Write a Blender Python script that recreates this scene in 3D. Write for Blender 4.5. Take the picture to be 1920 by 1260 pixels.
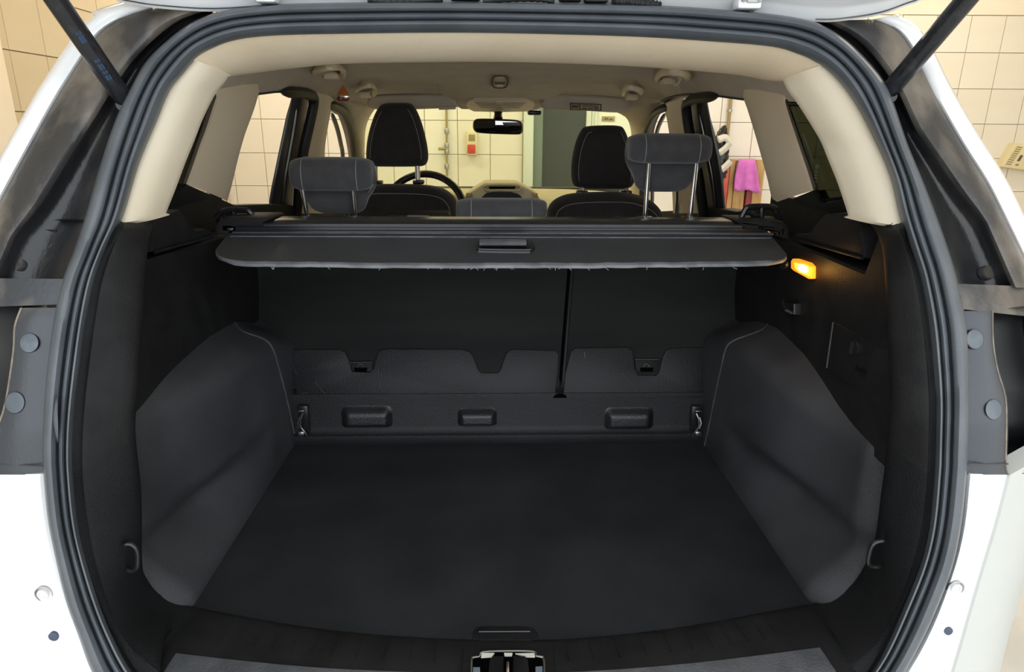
import bpy, bmesh, math, random
from mathutils import Vector, Matrix
random.seed(7)
for o in list(bpy.data.objects): bpy.data.objects.remove(o, do_unlink=True)
scene = bpy.context.scene
col = scene.collection
# ------------------------------------------------------------------ camera
FPX = 1250.0; PITCH = math.radians(17.3); YAW = math.radians(1.84); ROLL = math.radians(0.41)
CAM = Vector((-0.02, 0.0, 1.47))
_fw = Vector((math.sin(YAW)*math.cos(PITCH), math.cos(YAW)*math.cos(PITCH), -math.sin(PITCH)))
_rt = Vector((math.cos(YAW), -math.sin(YAW), 0))
_up = Vector((math.sin(YAW)*math.sin(PITCH), math.cos(YAW)*math.sin(PITCH), math.cos(PITCH)))
_cr = _rt*math.cos(ROLL) + _up*math.sin(ROLL)
_cu = _up*math.cos(ROLL) - _rt*math.sin(ROLL)
cd = bpy.data.cameras.new('camera'); cam = bpy.data.objects.new('camera', cd); col.objects.link(cam)
cd.sensor_width = 36; cd.lens = FPX/1920*36; cd.clip_start = 0.02; cd.clip_end = 100
m = Matrix.Identity(4)
for i in range(3):
    m[i][0] = _cr[i]; m[i][1] = _cu[i]; m[i][2] = -_fw[i]; m[i][3] = CAM[i]
cam.matrix_world = m
scene.camera = cam
# ------------------------------------------------------------------ world, exposure
w = bpy.data.worlds.new('World'); scene.world = w; w.use_nodes = True
w.node_tree.nodes['Background'].inputs[0].default_value = (0.90, 0.95, 1.0, 1)
w.node_tree.nodes['Background'].inputs[1].default_value = 2.7
scene.view_settings.view_transform = 'Standard'; scene.view_settings.look = 'None'
scene.view_settings.gamma = 1; scene.view_settings.use_curve_mapping = False
scene.view_settings.exposure = 0.0
LAMP_W = 19.0           # each ceiling tube lamp
BOOT_LAMP_W = 0.10
# ------------------------------------------------------------------ geometry helpers
def ray(x, y):
    return (_fw*FPX + _cr*(x-960) - _cu*(y-630)).normalized()
def at(x, y, X=None, Y=None, Z=None):
    d = ray(x, y)
    t = (X-CAM.x)/d.x if X is not None else (Y-CAM.y)/d.y if Y is not None else (Z-CAM.z)/d.z
    return CAM + d*t
def isect(x, y, g, t0=0.4, t1=8.0):
    """first point along the sight line of a measured position where the surface function g changes sign"""
    d = ray(x, y); n = 160; a = t0; ga = g(CAM+d*a)
    for i in range(1, n+1):
        b = t0+(t1-t0)*i/n; gb = g(CAM+d*b)
        if ga*gb <= 0:
            for _ in range(40):
                c = (a+b)/2; gc = g(CAM+d*c)
                if ga*gc <= 0: b = c
                else: a, ga = c, gc
            return CAM+d*a
        a, ga = b, gb
    return CAM+d*1.0
def interp(x, tab):
    if x <= tab[0][0]: return tab[0][1]
    for (a, fa), (b, fb) in zip(tab, tab[1:]):
        if x <= b: return fa+(fb-fa)*(x-a)/(b-a)
    return tab[-1][1]
OPEN = [(0.40, .66), (0.60, .71), (0.72, .745), (0.92, .795), (1.08, .82), (1.22, .87), (1.42, .99), (1.60, 1.115), (1.70, 1.17)]
def F(z): return interp(z, OPEN)                       # car's rear opening: distance as a function of height
def onopen(x, y, dy=0.0): return isect(x, y, lambda P: P.y-F(P.z)-dy)
def onbody(x, y, dy=0.0): return isect(x, y, lambda P: P.y-F(P.z)-.015-dy-1.2*max(0, abs(P.x)-.60)**2)
def sideX(z): return .66-.28*(z-1.3)
def S(x, y, off=0.0):                                  # on the cabin side (pillar line), off = outboard
    s = -1 if x < 930 else 1
    return isect(x, y, lambda P: s*(P.x)-sideX(P.z)-off)
def onX(x, y, X): return at(x, y, X=X)
def cr(pts, n=4, closed=False):
    """Catmull-Rom through tuples of any length"""
    out = []; N = len(pts); D = len(pts[0])
    rng = range(N) if closed else range(N-1)
    for i in rng:
        p0 = pts[(i-1) % N] if closed or i > 0 else pts[0]
        p1 = pts[i]; p2 = pts[(i+1) % N]
        p3 = pts[(i+2) % N] if closed or i+2 < N else pts[-1]
        for k in range(n):
            t = k/n; t2 = t*t; t3 = t2*t
            out.append(tuple(.5*((2*p1[j])+(-p0[j]+p2[j])*t+(2*p0[j]-5*p1[j]+4*p2[j]-p3[j])*t2+(-p0[j]+3*p1[j]-3*p2[j]+p3[j])*t3) for j in range(D)))
    if not closed: out.append(tuple(pts[-1]))
    return out
# ------------------------------------------------------------------ object helpers
def link(o, parent=None):
    col.objects.link(o)
    if parent is not None:
        o.parent = parent
        root = parent; loc = Vector((0, 0, 0))
        # empties sit at their base: undo that so meshes keep world coordinates
        while root is not None:
            loc = loc + root.location if root.type == 'EMPTY' else loc
            root = root.parent
        if parent.type == 'EMPTY': o.matrix_parent_inverse = Matrix.Translation(-loc)
    return o
def finish(name, bm, mat, parent=None, smooth=True, angle=35, solid=0, soff=0):
    bmesh.ops.recalc_face_normals(bm, faces=bm.faces) if solid == 0 else None
    me = bpy.data.meshes.new(name); bm.to_mesh(me); bm.free()
    if smooth:
        me.shade_smooth(); me.set_sharp_from_angle(angle=math.radians(angle))
    me.materials.append(mat)
    o = bpy.data.objects.new(name, me); link(o, parent)
    if solid:
        md = o.modifiers.new('thickness', 'SOLIDIFY'); md.thickness = solid; md.offset = soff
    return o
def thing(name, label, cat, loc=(0, 0, 0), group=None):
    o = bpy.data.objects.new(name, None); o.empty_display_size = .05; o.location = loc
    col.objects.link(o); o['label'] = label; o['category'] = cat
    if group: o['group'] = group
    return o
def tag(o, label, cat, group=None):
    o['label'] = label; o['category'] = cat
    if group: o['group'] = group
    return o
def struct(o): o['kind'] = 'structure'; return o
def loft(rows, closed_u=False, closed_v=False, bm=None, caps=False):
    bm = bm or bmesh.new()
    V = [[bm.verts.new(p) for p in r] for r in rows]
    nr = len(rows); nc = len(rows[0])
    for i in range(nr if closed_u else nr-1):
        for j in range(nc if closed_v else nc-1):
            a, b = V[i], V[(i+1) % nr]
            try: bm.faces.new((a[j], a[(j+1) % nc], b[(j+1) % nc], b[j]))
            except ValueError: pass
    if caps:
        for r in (V[0], V[-1]):
            try: bm.faces.new(r)
            except ValueError: pass
    return bm
def box(bm, c, s, rot=None, bev=0.0, seg=2):
    r = bmesh.ops.create_cube(bm, size=1.0); vs = r['verts']
    M = Matrix.Translation(c) @ (rot.to_4x4() if rot else Matrix.Identity(4)) @ Matrix.Diagonal((s[0], s[1], s[2], 1))
    bmesh.ops.transform(bm, matrix=M, verts=vs)
    if bev > 0:
        es = list({e for v in vs for e in v.link_edges})
        bmesh.ops.bevel(bm, geom=es, offset=bev, segments=seg, affect='EDGES', profile=.5)
    return bm
def tube(path, r, n=10, bm=None, closed=False, flat=1.0, upv=None, caps=True):
    path = [Vector(p) for p in path]; rows = []; N = len(path)
    up = Vector(upv) if upv else None
    prev = None
    for i, p in enumerate(path):
        a = path[(i-1) % N] if closed or i > 0 else p
        b = path[(i+1) % N] if closed or i < N-1 else p
        t = (b-a).normalized()
        if up is not None: x = up.cross(t)
        else:
            x = (prev - t*prev.dot(t)) if prev is not None else t.orthogonal()
        x = x.normalized(); prev = x
        y = t.cross(x)
        rr = r(i/(max(1, N-1))) if callable(r) else r
        rows.append([p + x*math.cos(2*math.pi*k/n)*rr + y*math.sin(2*math.pi*k/n)*rr*flat for k in range(n)])
    return loft(rows, closed_u=closed, closed_v=True, bm=bm, caps=caps and not closed)
def lathe(prof, c, axis, n=20, bm=None):
    """prof: (radius, height along axis)"""
    axis = Vector(axis).normalized(); x = axis.orthogonal().normalized(); y = axis.cross(x); c = Vector(c)
    rows = [[c + axis*h + (x*math.cos(2*math.pi*k/n)+y*math.sin(2*math.pi*k/n))*max(r, 1e-5) for k in range(n)] for r, h in prof]
    return loft(rows, closed_v=True, bm=bm, caps=True)
def plate(pts, off, bev=0.0, bm=None, seg=2):
    """prism: outline pts (3-D, front) pushed back by off; front edge rounded by bev"""
    bm = bm or bmesh.new(); off = Vector(off)
    A = [bm.verts.new(p) for p in pts]; B = [bm.verts.new(Vector(p)+off) for p in pts]
    fr = bm.faces.new(A); bm.faces.new(list(reversed(B)))
    n = len(A)
    for i in range(n): bm.faces.new((A[i], B[i], B[(i+1) % n], A[(i+1) % n]))
    bmesh.ops.recalc_face_normals(bm, faces=bm.faces)
    if bev > 0:
        bmesh.ops.bevel(bm, geom=list(fr.edges), offset=bev, segments=seg, affect='EDGES', profile=.5)
    bmesh.ops.triangulate(bm, faces=[f for f in bm.faces if len(f.verts) > 4])
    return bm
def inset2(poly, d):
    """move a 2-D outline inwards by d"""
    n = len(poly); out = []
    area = sum(poly[i][0]*poly[(i+1) % n][1]-poly[(i+1) % n][0]*poly[i][1] for i in range(n))
    sg = 1 if area > 0 else -1
    for i in range(n):
        p0, p1, p2 = Vector(poly[i-1]), Vector(poly[i]), Vector(poly[(i+1) % n])
        e1 = (p1-p0).normalized(); e2 = (p2-p1).normalized()
        n1 = Vector((-e1.y, e1.x))*sg; n2 = Vector((-e2.y, e2.x))*sg
        b = (n1+n2)
        b = b.normalized() if b.length > 1e-6 else n1
        k = max(.5, b.dot(n1))
        out.append(tuple(p1+b*(d/k)))
    return out
def pillow(poly, depth, rnd, frame, bm=None, steps=5):
    """cushion: 2-D outline, thickness depth, edge radius rnd; frame(u, v, w) -> 3-D"""
    rows = []
    for k in range(steps+1):
        a = math.pi/2*k/steps
        q = inset2(poly, rnd*(1-math.sin(a))) if k < steps else poly
        rows.append([frame(u, v, -depth/2+depth/2*(1-math.cos(a))) for u, v in q])
    for k in range(steps, -1, -1):
        a = math.pi/2*k/steps
        q = inset2(poly, rnd*(1-math.sin(a))) if k < steps else poly
        rows.append([frame(u, v, depth/2-depth/2*(1-math.cos(a))) for u, v in q])
    bm = loft(rows, closed_v=True, bm=bm, caps=True)
    bmesh.ops.triangulate(bm, faces=[f for f in bm.faces if len(f.verts) > 4])
    return bm
# ------------------------------------------------------------------ materials
def mat(name, c, rough=.5, c2=None, nscale=8, lo=.4, hi=.6, bump=0, bscale=200, metal=0, coat=0, spec=.5, sheen=0, detail=4, stretch=None):
    m = bpy.data.materials.new(name); m.use_nodes = True; nt = m.node_tree; b = nt.nodes['Principled BSDF']
    b.inputs['Base Color'].default_value = (*c, 1); b.inputs['Roughness'].default_value = rough
    b.inputs['Metallic'].default_value = metal; b.inputs['Coat Weight'].default_value = coat
    b.inputs['Specular IOR Level'].default_value = spec
    if sheen: b.inputs['Sheen Weight'].default_value = sheen
    tc = nt.nodes.new('ShaderNodeTexCoord'); src = tc.outputs['Object']
    if stretch:
        mp = nt.nodes.new('ShaderNodeMapping'); mp.inputs['Scale'].default_value = stretch
        nt.links.new(src, mp.inputs['Vector']); src = mp.outputs['Vector']
    if c2:
        n = nt.nodes.new('ShaderNodeTexNoise'); n.inputs['Scale'].default_value = nscale; n.inputs['Detail'].default_value = detail
        nt.links.new(src, n.inputs['Vector'])
        r = nt.nodes.new('ShaderNodeValToRGB'); r.color_ramp.elements[0].position = lo; r.color_ramp.elements[1].position = hi
        r.color_ramp.elements[0].color = (*c, 1); r.color_ramp.elements[1].color = (*c2, 1)
        nt.links.new(n.outputs['Fac'], r.inputs['Fac']); nt.links.new(r.outputs['Color'], b.inputs['Base Color'])
    if bump:
        n2 = nt.nodes.new('ShaderNodeTexNoise'); n2.inputs['Scale'].default_value = bscale; n2.inputs['Detail'].default_value = 3
        nt.links.new(src, n2.inputs['Vector'])
        bp = nt.nodes.new('ShaderNodeBump'); bp.inputs['Strength'].default_value = bump; bp.inputs['Distance'].default_value = .002
        nt.links.new(n2.outputs['Fac'], bp.inputs['Height']); nt.links.new(bp.outputs['Normal'], b.inputs['Normal'])
    return m
def glass(name, tint, gloss=.06):
    m = bpy.data.materials.new(name); m.use_nodes = True; nt = m.node_tree; nt.nodes.clear()
    out = nt.nodes.new('ShaderNodeOutputMaterial'); tr = nt.nodes.new('ShaderNodeBsdfTransparent'); gl = nt.nodes.new('ShaderNodeBsdfGlossy')
    mx = nt.nodes.new('ShaderNodeMixShader'); tr.inputs[0].default_value = (*tint, 1); gl.inputs['Roughness'].default_value = .02
    mx.inputs[0].default_value = gloss
    nt.links.new(tr.outputs[0], mx.inputs[1]); nt.links.new(gl.outputs[0], mx.inputs[2]); nt.links.new(mx.outputs[0], out.inputs[0])
    return m
def emit(name, c, s):
    m = bpy.data.materials.new(name); m.use_nodes = True; b = m.node_tree.nodes['Principled BSDF']
    b.inputs['Base Color'].default_value = (*c, 1); b.inputs['Emission Color'].default_value = (*c, 1); b.inputs['Emission Strength'].default_value = s
    return m
M = {}
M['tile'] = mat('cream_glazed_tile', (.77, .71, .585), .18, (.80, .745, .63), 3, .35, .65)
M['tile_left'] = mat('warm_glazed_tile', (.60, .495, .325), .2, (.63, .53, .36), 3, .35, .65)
M['grout'] = mat('grout', (.36, .31, .22), .9, (.46, .40, .30), 12)
M['paint'] = mat('painted_plaster', (.80, .70, .54), .8, (.84, .75, .60), 2)
M['concrete'] = mat('wet_concrete_floor', (.56, .55, .52), .5, (.66, .645, .61), 3, bump=.2, bscale=60)
M['white'] = mat('white_car_paint', (.80, .81, .81), .22, (.84, .845, .84), 2, coat=.5)
M['bumper'] = mat('white_bumper_plastic', (.50, .515, .485), .35, (.54, .55, .52), 3, coat=.2)
M['clad'] = mat('dusty_black_plastic', (.040, .039, .039), .36, (.30, .255, .20), 15, .42, .86, bump=.3, bscale=260, detail=10, stretch=(1, 1, .45))
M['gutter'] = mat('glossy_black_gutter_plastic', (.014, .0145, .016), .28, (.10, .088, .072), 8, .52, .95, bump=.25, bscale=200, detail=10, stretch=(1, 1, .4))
M['dust'] = mat('caked_dust', (.30, .25, .19), .9, (.18, .155, .13), 40)
M['clad_dark'] = mat('black_pocket_plastic', (.006, .0065, .007), .3, (.03, .028, .025), 11, .5, .85, detail=8)
M['clad_grey'] = mat('scuffed_grey_plastic', (.046, .052, .061), .34, (.30, .245, .19), 12, .53, .86, bump=.2, bscale=160, detail=7, stretch=(1, 1, .5))
M['plug'] = mat('grey_plug_plastic', (.085, .105, .125), .4, (.13, .15, .17), 30)
M['rubber'] = mat('black_rubber', (.080, .091, .103), .38, (.100, .112, .125), 14, spec=.5)
M['jamb'] = mat('black_painted_jamb', (.030, .033, .040), .3, coat=.3)
M['rubber2'] = mat('door_seal_rubber', (.012, .012, .013), .5)
M['beige'] = mat('beige_trim_plastic', (.69, .60, .45), .5, (.72, .635, .485), 5, bump=.12, bscale=320)
M['header'] = mat('warm_bounce_header_fabric', (.72, .60, .425), .8, (.75, .635, .465), 6, bump=.2, bscale=400)  # warm light bounced inside the cabin is put into this beige
M['headliner'] = mat('beige_headliner_fabric', (.56, .49, .385), .95, (.60, .53, .42), 12, bump=.3, bscale=500)
M['beige_d'] = mat('beige_pillar_plastic', (.78, .645, .455), .5, (.81, .685, .50), 5, bump=.1, bscale=320)
M['visor'] = mat('visor_vinyl', (.50, .43, .34), .6, (.53, .46, .37), 8)
M['black'] = mat('black_grained_plastic', (.011, .011, .0114), .5, (.015, .015, .0154), 20, bump=.35, bscale=420, spec=.12)
M['blackg'] = mat('black_gloss_plastic', (.012, .012, .013), .25)
M['carpet'] = mat('black_boot_carpet', (.016, .0171, .0185), .95, (.032, .0337, .036), 5, .3, .75, bump=.8, bscale=900, detail=8, spec=.08)
M['carpet_s'] = mat('black_moulded_carpet', (.0085, .009, .0097), .55, (.018, .0184, .0195), 6, .35, .8, bump=.7, bscale=600, detail=8, spec=.12)
M['carpet_w'] = mat('sheen_lightened_wheel_housing_carpet', (.032, .0332, .037), .42, (.056, .0573, .063), 6, .35, .8, bump=.7, bscale=600, detail=8, spec=.35)  # paler than the other moulded carpet: sheen on the housing put into the colour
M['carpet_b'] = mat('black_seatback_carpet', (.0155, .017, .0165), .9, (.031, .0326, .0315), 4, .3, .8, bump=.7, bscale=600, spec=.1, detail=8, stretch=(.3, 1, 2.5))
M['flap'] = mat('dark_flap_vinyl', (.0075, .0082, .0098), .5, (.013, .0138, .016), 6, .35, .8, bump=.5, bscale=300, detail=8, spec=.3)
M['pad'] = mat('semi_gloss_moulded_pad', (.0085, .0092, .011), .34, (.013, .0138, .016), 8, bump=.4, bscale=300, spec=.5)
M['piping'] = mat('worn_edge_binding', (.05, .052, .056), .6, (.09, .092, .097), 20)
M['sill_sheen'] = mat('sky_sheen_sill_plastic', (.052, .055, .061), .4, (.07, .073, .08), 30, bump=.5, bscale=260)  # sky reflection on the sill edge put into a paler colour
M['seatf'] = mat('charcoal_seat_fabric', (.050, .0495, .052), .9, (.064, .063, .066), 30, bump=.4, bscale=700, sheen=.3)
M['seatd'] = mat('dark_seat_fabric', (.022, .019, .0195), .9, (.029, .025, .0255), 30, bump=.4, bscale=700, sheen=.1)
M['etch'] = mat('etched_glass_mark', (.16, .16, .14), .7)
M['thread'] = mat('pale_stitching', (.30, .30, .31), .8)
M['chrome'] = mat('chrome', (.82, .82, .84), .2, metal=1)
M['metal'] = mat('zinc_metal', (.45, .45, .44), .35, metal=1)
M['cover'] = mat('cover_vinyl', (.029, .031, .035), .5, (.035, .037, .0415), 9, bump=.35, bscale=500)
M['cover_edge'] = mat('worn_vinyl_edge', (.10, .105, .115), .55, (.16, .165, .175), 25)
M['cassette'] = mat('satin_black_rail', (.018, .019, .022), .25)
M['dash'] = mat('tan_dashboard', (.42, .37, .23), .7, (.45, .40, .26), 15)
M['windscreen'] = glass('tinted_windscreen', (.91, .97, .75), .03)
M['qglass'] = glass('dark_green_privacy_glass', (.17, .18, .135), .05)
M['void'] = mat('dark_void', (.002, .002, .002), 1.0, spec=0)
M['frit'] = mat('black_glass_border', (.008, .008, .009), .2)
M['mirror'] = mat('mirror_glass', (.8, .8, .8), .01, metal=1)
M['strut'] = mat('black_strut_paint', (.012, .013, .016), .22, (.03, .03, .033), 60, .5, .75)
M['blue'] = mat('blue_print', (.014, .05, .115), .4)
M['doorway'] = mat('dark_green_glass_door', (.030, .036, .032), .4, (.04, .046, .04), 1)
M['frame'] = mat('pale_door_frame', (.62, .66, .56), .4)
M['doorw'] = mat('white_door', (.80, .80, .70), .4)
M['brass'] = mat('brass_plate', (.35, .28, .12), .35, metal=.3)
M['red'] = mat('red_plastic', (.55, .05, .035), .4)
M['redb'] = mat('red_painted_board', (.50, .055, .03), .5, (.62, .12, .06), 8)
M['dred'] = mat('dark_red_post', (.22, .02, .018), .5)
M['wood'] = mat('worn_wood', (.36, .20, .07), .7, (.52, .33, .14), 6, .3, .7, stretch=(6, 6, .8))
M['blueb'] = mat('blue_board', (.01, .12, .50), .4)
M['cloth'] = mat('magenta_microfibre', (.62, .15, .52), .95, (.68, .19, .58), 20, bump=.5, bscale=300, sheen=.3)
M['bag'] = mat('black_bin_bag', (.010, .010, .011), .25)
M['bagw'] = mat('pale_bag_cloth', (.62, .60, .53), .8)
M['ivory'] = mat('ivory_plastic', (.70, .61, .36), .5)
M['ivory_d'] = mat('ivory_slot', (.30, .24, .11), .6)
M['amber'] = mat('amber_plastic', (.60, .16, .03), .2)
M['amber_lamp'] = emit('lit_amber_lens', (1.0, .27, .01), 1.35)
M['amber_mid'] = emit('lit_amber_reflector', (1.0, .52, .05), 1.8)
M['hot'] = emit('lit_lamp_core', (1.0, .80, .30), 9.0)
M['white_plastic'] = mat('white_plastic', (.75, .74, .72), .4)
M['print'] = mat('dark_print', (.10, .075, .05), .7)
M['tube_on'] = emit('lit_fluorescent_tube', (1.0, .93, .78), 5.0)
# ================================================================== THE SETTING: tiled garage bay
WA = math.radians(2.2)                        # far wall is turned slightly against the car
WROT = Matrix.Rotation(-WA, 3, 'Z')
def wall_pt(u, z, d=0.0): return Vector((u*math.cos(WA)-d*math.sin(WA), 5.77-u*math.sin(WA)-d*math.cos(WA), z))   # d = out from the wall
def onwall(x, y, d=0.0):
    n = Vector((math.sin(WA), math.cos(WA), 0))
    return isect(x, y, lambda P: (P-Vector((0, 5.77, 0))).dot(n)+d, 2, 12)
def wall_box(name, c, s, mt, bev=0):
    bm = bmesh.new(); box(bm, Vector(c), s, bev=bev); return finish(name, bm, mt)
TP = .27
def tile_mesh(wd, ht):
    bm = bmesh.new(); r = bmesh.ops.create_cube(bm, size=1.0)
    bmesh.ops.transform(bm, matrix=Matrix.Diagonal((wd-.0045, .010, ht-.0045, 1)), verts=bm.verts)
    fe = [e for e in bm.edges if all(v.co.y < 0 for v in e.verts)]
    bmesh.ops.bevel(bm, geom=fe, offset=.0018, segments=1, affect='EDGES')
    me = bpy.data.meshes.new('tile'); bm.to_mesh(me); bm.free(); return me
# far wall
bm = bmesh.new(); box(bm, Vector((0, 0, 1.55)), (7.6, .12, 3.1))
wf = finish('wall_front', bm, M['grout'], smooth=False); struct(wf)
wf.location = wall_pt(1.35, 0, -.062); wf.rotation_euler.z = -WA
tm = tile_mesh(TP, TP); tm.materials.append(M['tile'])
for i in range(-9, 19):
    for k in range(-5, 3):
        u = -.027+(i+.5)*TP
        o = bpy.data.objects.new('tile', tm); col.objects.link(o); o.parent = wf
        o.location = (u-1.35, -.0655, 1.529+(k+.5)*TP)
bm = bmesh.new(); box(bm, Vector((0, -.066, 2.72)), (7.55, .012, .755))
o = finish('painted_band', bm, M['paint'], wf, smooth=False); o.matrix_parent_inverse = Matrix.Identity(4)
# left wall
LX = -2.25
bm = bmesh.new(); box(bm, Vector((LX-.062, 2.65, 1.55)), (.12, 6.6, 3.1))
wl = struct(finish('wall_left', bm, M['grout'], smooth=False))
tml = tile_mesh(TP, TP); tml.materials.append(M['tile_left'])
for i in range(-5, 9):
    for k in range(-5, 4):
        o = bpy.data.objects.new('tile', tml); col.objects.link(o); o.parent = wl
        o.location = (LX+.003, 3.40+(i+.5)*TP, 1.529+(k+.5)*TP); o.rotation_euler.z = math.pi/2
# other faces of the bay (open gateway behind the viewer)
struct(wall_box('wall_right', (5.2, 2.65, 1.55), (.12, 6.6, 3.1), M['paint']))
struct(wall_box('floor', (1.45, -2.0, -.05), (16, 16.0, .1), M['concrete']))
struct(wall_box('ceiling', (1.45, 2.65, 3.16), (7.6, 6.6, .1), M['paint']))
bm = bmesh.new(); box(bm, wall_pt(1.35, .088, .008), (7.5, .016, .172), rot=WROT, bev=.003)
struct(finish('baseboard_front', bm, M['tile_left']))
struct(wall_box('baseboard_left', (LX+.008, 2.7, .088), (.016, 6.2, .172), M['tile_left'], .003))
# pale door post at the left edge of the view
bm = bmesh.new(); box(bm, Vector((LX+.03, 3.17, 1.1)), (.10, .16, 2.2), bev=.008)
box(bm, Vector((LX+.045, 3.07, 1.1)), (.06, .05, 2.2), bev=.006)
struct(finish('trim_1', bm, M['paint']))
# ceiling tube lamps
def tube_lamp(x, y, lab, rz=0):
    t = thing('ceiling_lamp', lab, 'lamp', (x, y, 3.02), group='ceiling tube lamps')
    bm = bmesh.new(); box(bm, Vector((x, y, 3.075)), (1.25, .12, .07), bev=.01); finish('lamp_housing', bm, M['white_plastic'], t)
    for dy in (-.035, .035):
        bm = tube([(x-.58, y+dy, 3.022), (x+.58, y+dy, 3.022)], .013, 12); finish('lamp_tube', bm, M['tube_on'], t)
    ld = bpy.data.lights.new('tube_light', 'AREA'); ld.shape = 'RECTANGLE'; ld.size = 1.2; ld.size_y = .12; ld.energy = LAMP_W*(1.5 if x < -1 and y > 4 else 1); ld.color = (1.0, .90, .74)
    lo = bpy.data.objects.new('tube_light', ld); link(lo, t); lo.location = (x, y, 3.0)
tube_lamp(-1.3, 5.0, 'ceiling tube lamp above the car bonnet, nearer the left tiled wall')
tube_lamp(.9, 4.9, 'ceiling tube lamp above the car bonnet, in the middle of the bay')
tube_lamp(3.2, 4.7, 'ceiling tube lamp nearest the right wall, above the leaning boards')
tube_lamp(2.5, 2.3, 'added ceiling tube lamp right of the car, brightening the pillar trims')  # unseen lamp, added to brighten the rear pillar trims through the doors
tube_lamp(-1.3, 2.6, 'ceiling tube lamp alongside the car, close to the left tiled wall')
# ---- things on the far wall, seen through the car
# doorway with dark glass leaf
def wall_rect(px, d0, d1, bm, bev=0.0):
    """px = x0, y0, x1, y1 measured on the wall; box from d0 to d1 out of the wall"""
    a = onwall(px[0], px[1], d1); b = onwall(px[2], px[3], d1)
    ua = a.x/math.cos(WA); ub = b.x/math.cos(WA)
    c = wall_pt((ua+ub)/2, (a.z+b.z)/2, (d0+d1)/2)
    return box(bm, c, (abs(ub-ua), abs(d1-d0), abs(a.z-b.z)), rot=WROT, bev=bev)
def wall_uz(u0, u1, z0, z1, d0, d1, bm, bev=0.0):
    return box(bm, wall_pt((u0+u1)/2, (z0+z1)/2, (d0+d1)/2), (u1-u0, d1-d0, z1-z0), rot=WROT, bev=bev)
uL = onwall(1000, 280).x; uM = onwall(1017, 280).x; uR = onwall(1096, 280).x; uR2 = onwall(1106, 280).x; uE = onwall(1212, 280).x
d1 = bpy.data.objects.new('door_1', None); d1.location = wall_pt((uL+uR)/2, 0, .03); col.objects.link(d1); struct(d1)
bm = bmesh.new(); wall_uz(uM, uR, .02, 2.05, .012, .03, bm); finish('door_leaf', bm, M['doorway'], d1, smooth=False)
bm = bmesh.new(); wall_uz(uL, uM, .02, 2.05, .012, .045, bm, .004); finish('side_panel', bm, mat('grey_green_panel', (.14, .18, .15), .4), d1)
bm = bmesh.new(); wall_uz(uL-.085, uL, .02, 2.12, .004, .06, bm, .012); finish('door_post', bm, M['frame'], d1)
bm = bmesh.new(); wall_uz(uL, uR2, 2.05, 2.12, .004, .06, bm, .01); finish('door_lintel', bm, M['frame'], d1)
bm = bmesh.new(); wall_uz(uR, uR2, .02, 2.12, .004, .06, bm, .01); finish('door_post', bm, M['frame'], d1)
d2 = bpy.data.objects.new('door_2', None); d2.location = wall_pt((uR2+uE)/2, 0, .03); col.objects.link(d2); struct(d2)
bm = bmesh.new(); wall_uz(uR2+.004, uE, .02, 2.05, .004, .035, bm, .004); finish('door_leaf', bm, M['doorw'], d2)
for uu in (.02, .05):
    bm = bmesh.new(); wall_uz(uR2+uu, uR2+uu+.012, .02, 2.05, .035, .042, bm, .003); finish('moulding', bm, M['frame'], d2)
bm = bmesh.new(); wall_rect((1129, 218, 1153, 227), .035, .042, bm, .002); o = finish('name_plate', bm, M['brass'], d2)
bm = bmesh.new(); wall_rect((1134, 221, 1141, 224), .042, .043, bm); wall_rect((1143, 222, 1149, 225), .042, .043, bm); finish('plate_mark', bm, M['print'], o, smooth=False)
# latch rod with side lever
t = thing('latch_rod', 'thin brown vertical latch rod with side lever on tiled wall, left of the red button', 'latch', onwall(837, 330, .02))
a = onwall(837, 195, .03); b = onwall(838, 331, .03)
finish('rod', tube([a, b], .009, 8), M['brass'], t)
finish('lever', tube([onwall(822, 279, .04), onwall(837, 279, .04)], .011, 8), M['brass'], t)
for yy in (246, 273, 284, 312):
    p = onwall(837.5, yy, .03); finish('guide', lathe([(.016, -.022), (.019, -.015), (.019, .015), (.016, .022)], p, (0, 0, 1), 10), M['metal'], t)
# push button box
t = thing('push_button_box', 'ivory wall box with a red button and a square label, below the rear-view mirror', 'button box', onwall(885, 291, .02))
bm = bmesh.new(); wall_rect((874, 245, 896, 292), .005, .05, bm, .012); finish('case', bm, M['ivory'], t)
bm = bmesh.new(); wall_rect((879, 252, 891, 264), .05, .054, bm, .001); finish('label_square', bm, M['ivory_d'], t)
bm = bmesh.new(); wall_rect((877, 271, 892, 288), .05, .065, bm, .006); finish('red_button', bm, M['red'], t)
# tall pipe, bag, boards, cloth seen through the right door opening
t = thing('wall_pipe', 'slim ochre pipe running up the tiled wall behind the black bag', 'pipe', onwall(1368, 400, .03))
a = onwall(1374, 150, .03); b = onwall(1366, 420, .03); b.x = a.x
finish('pipe_tube', tube([(a.x, a.y, .02), (a.x, a.y, 2.5)], .014, 10), mat('ochre_pipe', (.34, .25, .12), .4), t)
for zz in (.6, 1.62, 2.2):
    finish('pipe_clip', lathe([(.02, -.01), (.02, .01)], (a.x, a.y+.003, zz), (0, 0, 1), 12), M['metal'], t)
def lump(name, pts, radii, mt, parent, seed, amp=.12, flat=.6):
    random.seed(seed); pts = cr([tuple(p)+(r,) for p, r in zip(pts, radii)], 5); rows = []
    for i, (x, y, z, r) in enumerate(pts):
        rows.append([Vector((x+math.cos(2*math.pi*k/14)*r*(1+random.uniform(-amp, amp)), y+math.sin(2*math.pi*k/14)*r*flat*(1+random.uniform(-amp, amp)), z+random.uniform(-.006, .006))) for k in range(14)])
    return finish(name, loft(rows, closed_v=True, caps=True), mt, parent, angle=50)
def bw(x, y): p = onwall(x, y, .16); return (p.x, p.y, p.z)
t = thing('hanging_bag', 'crumpled black plastic bag with pale cloth wrapped round it, hanging on tiled wall', 'bag', Vector(bw(1354, 336)))
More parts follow.
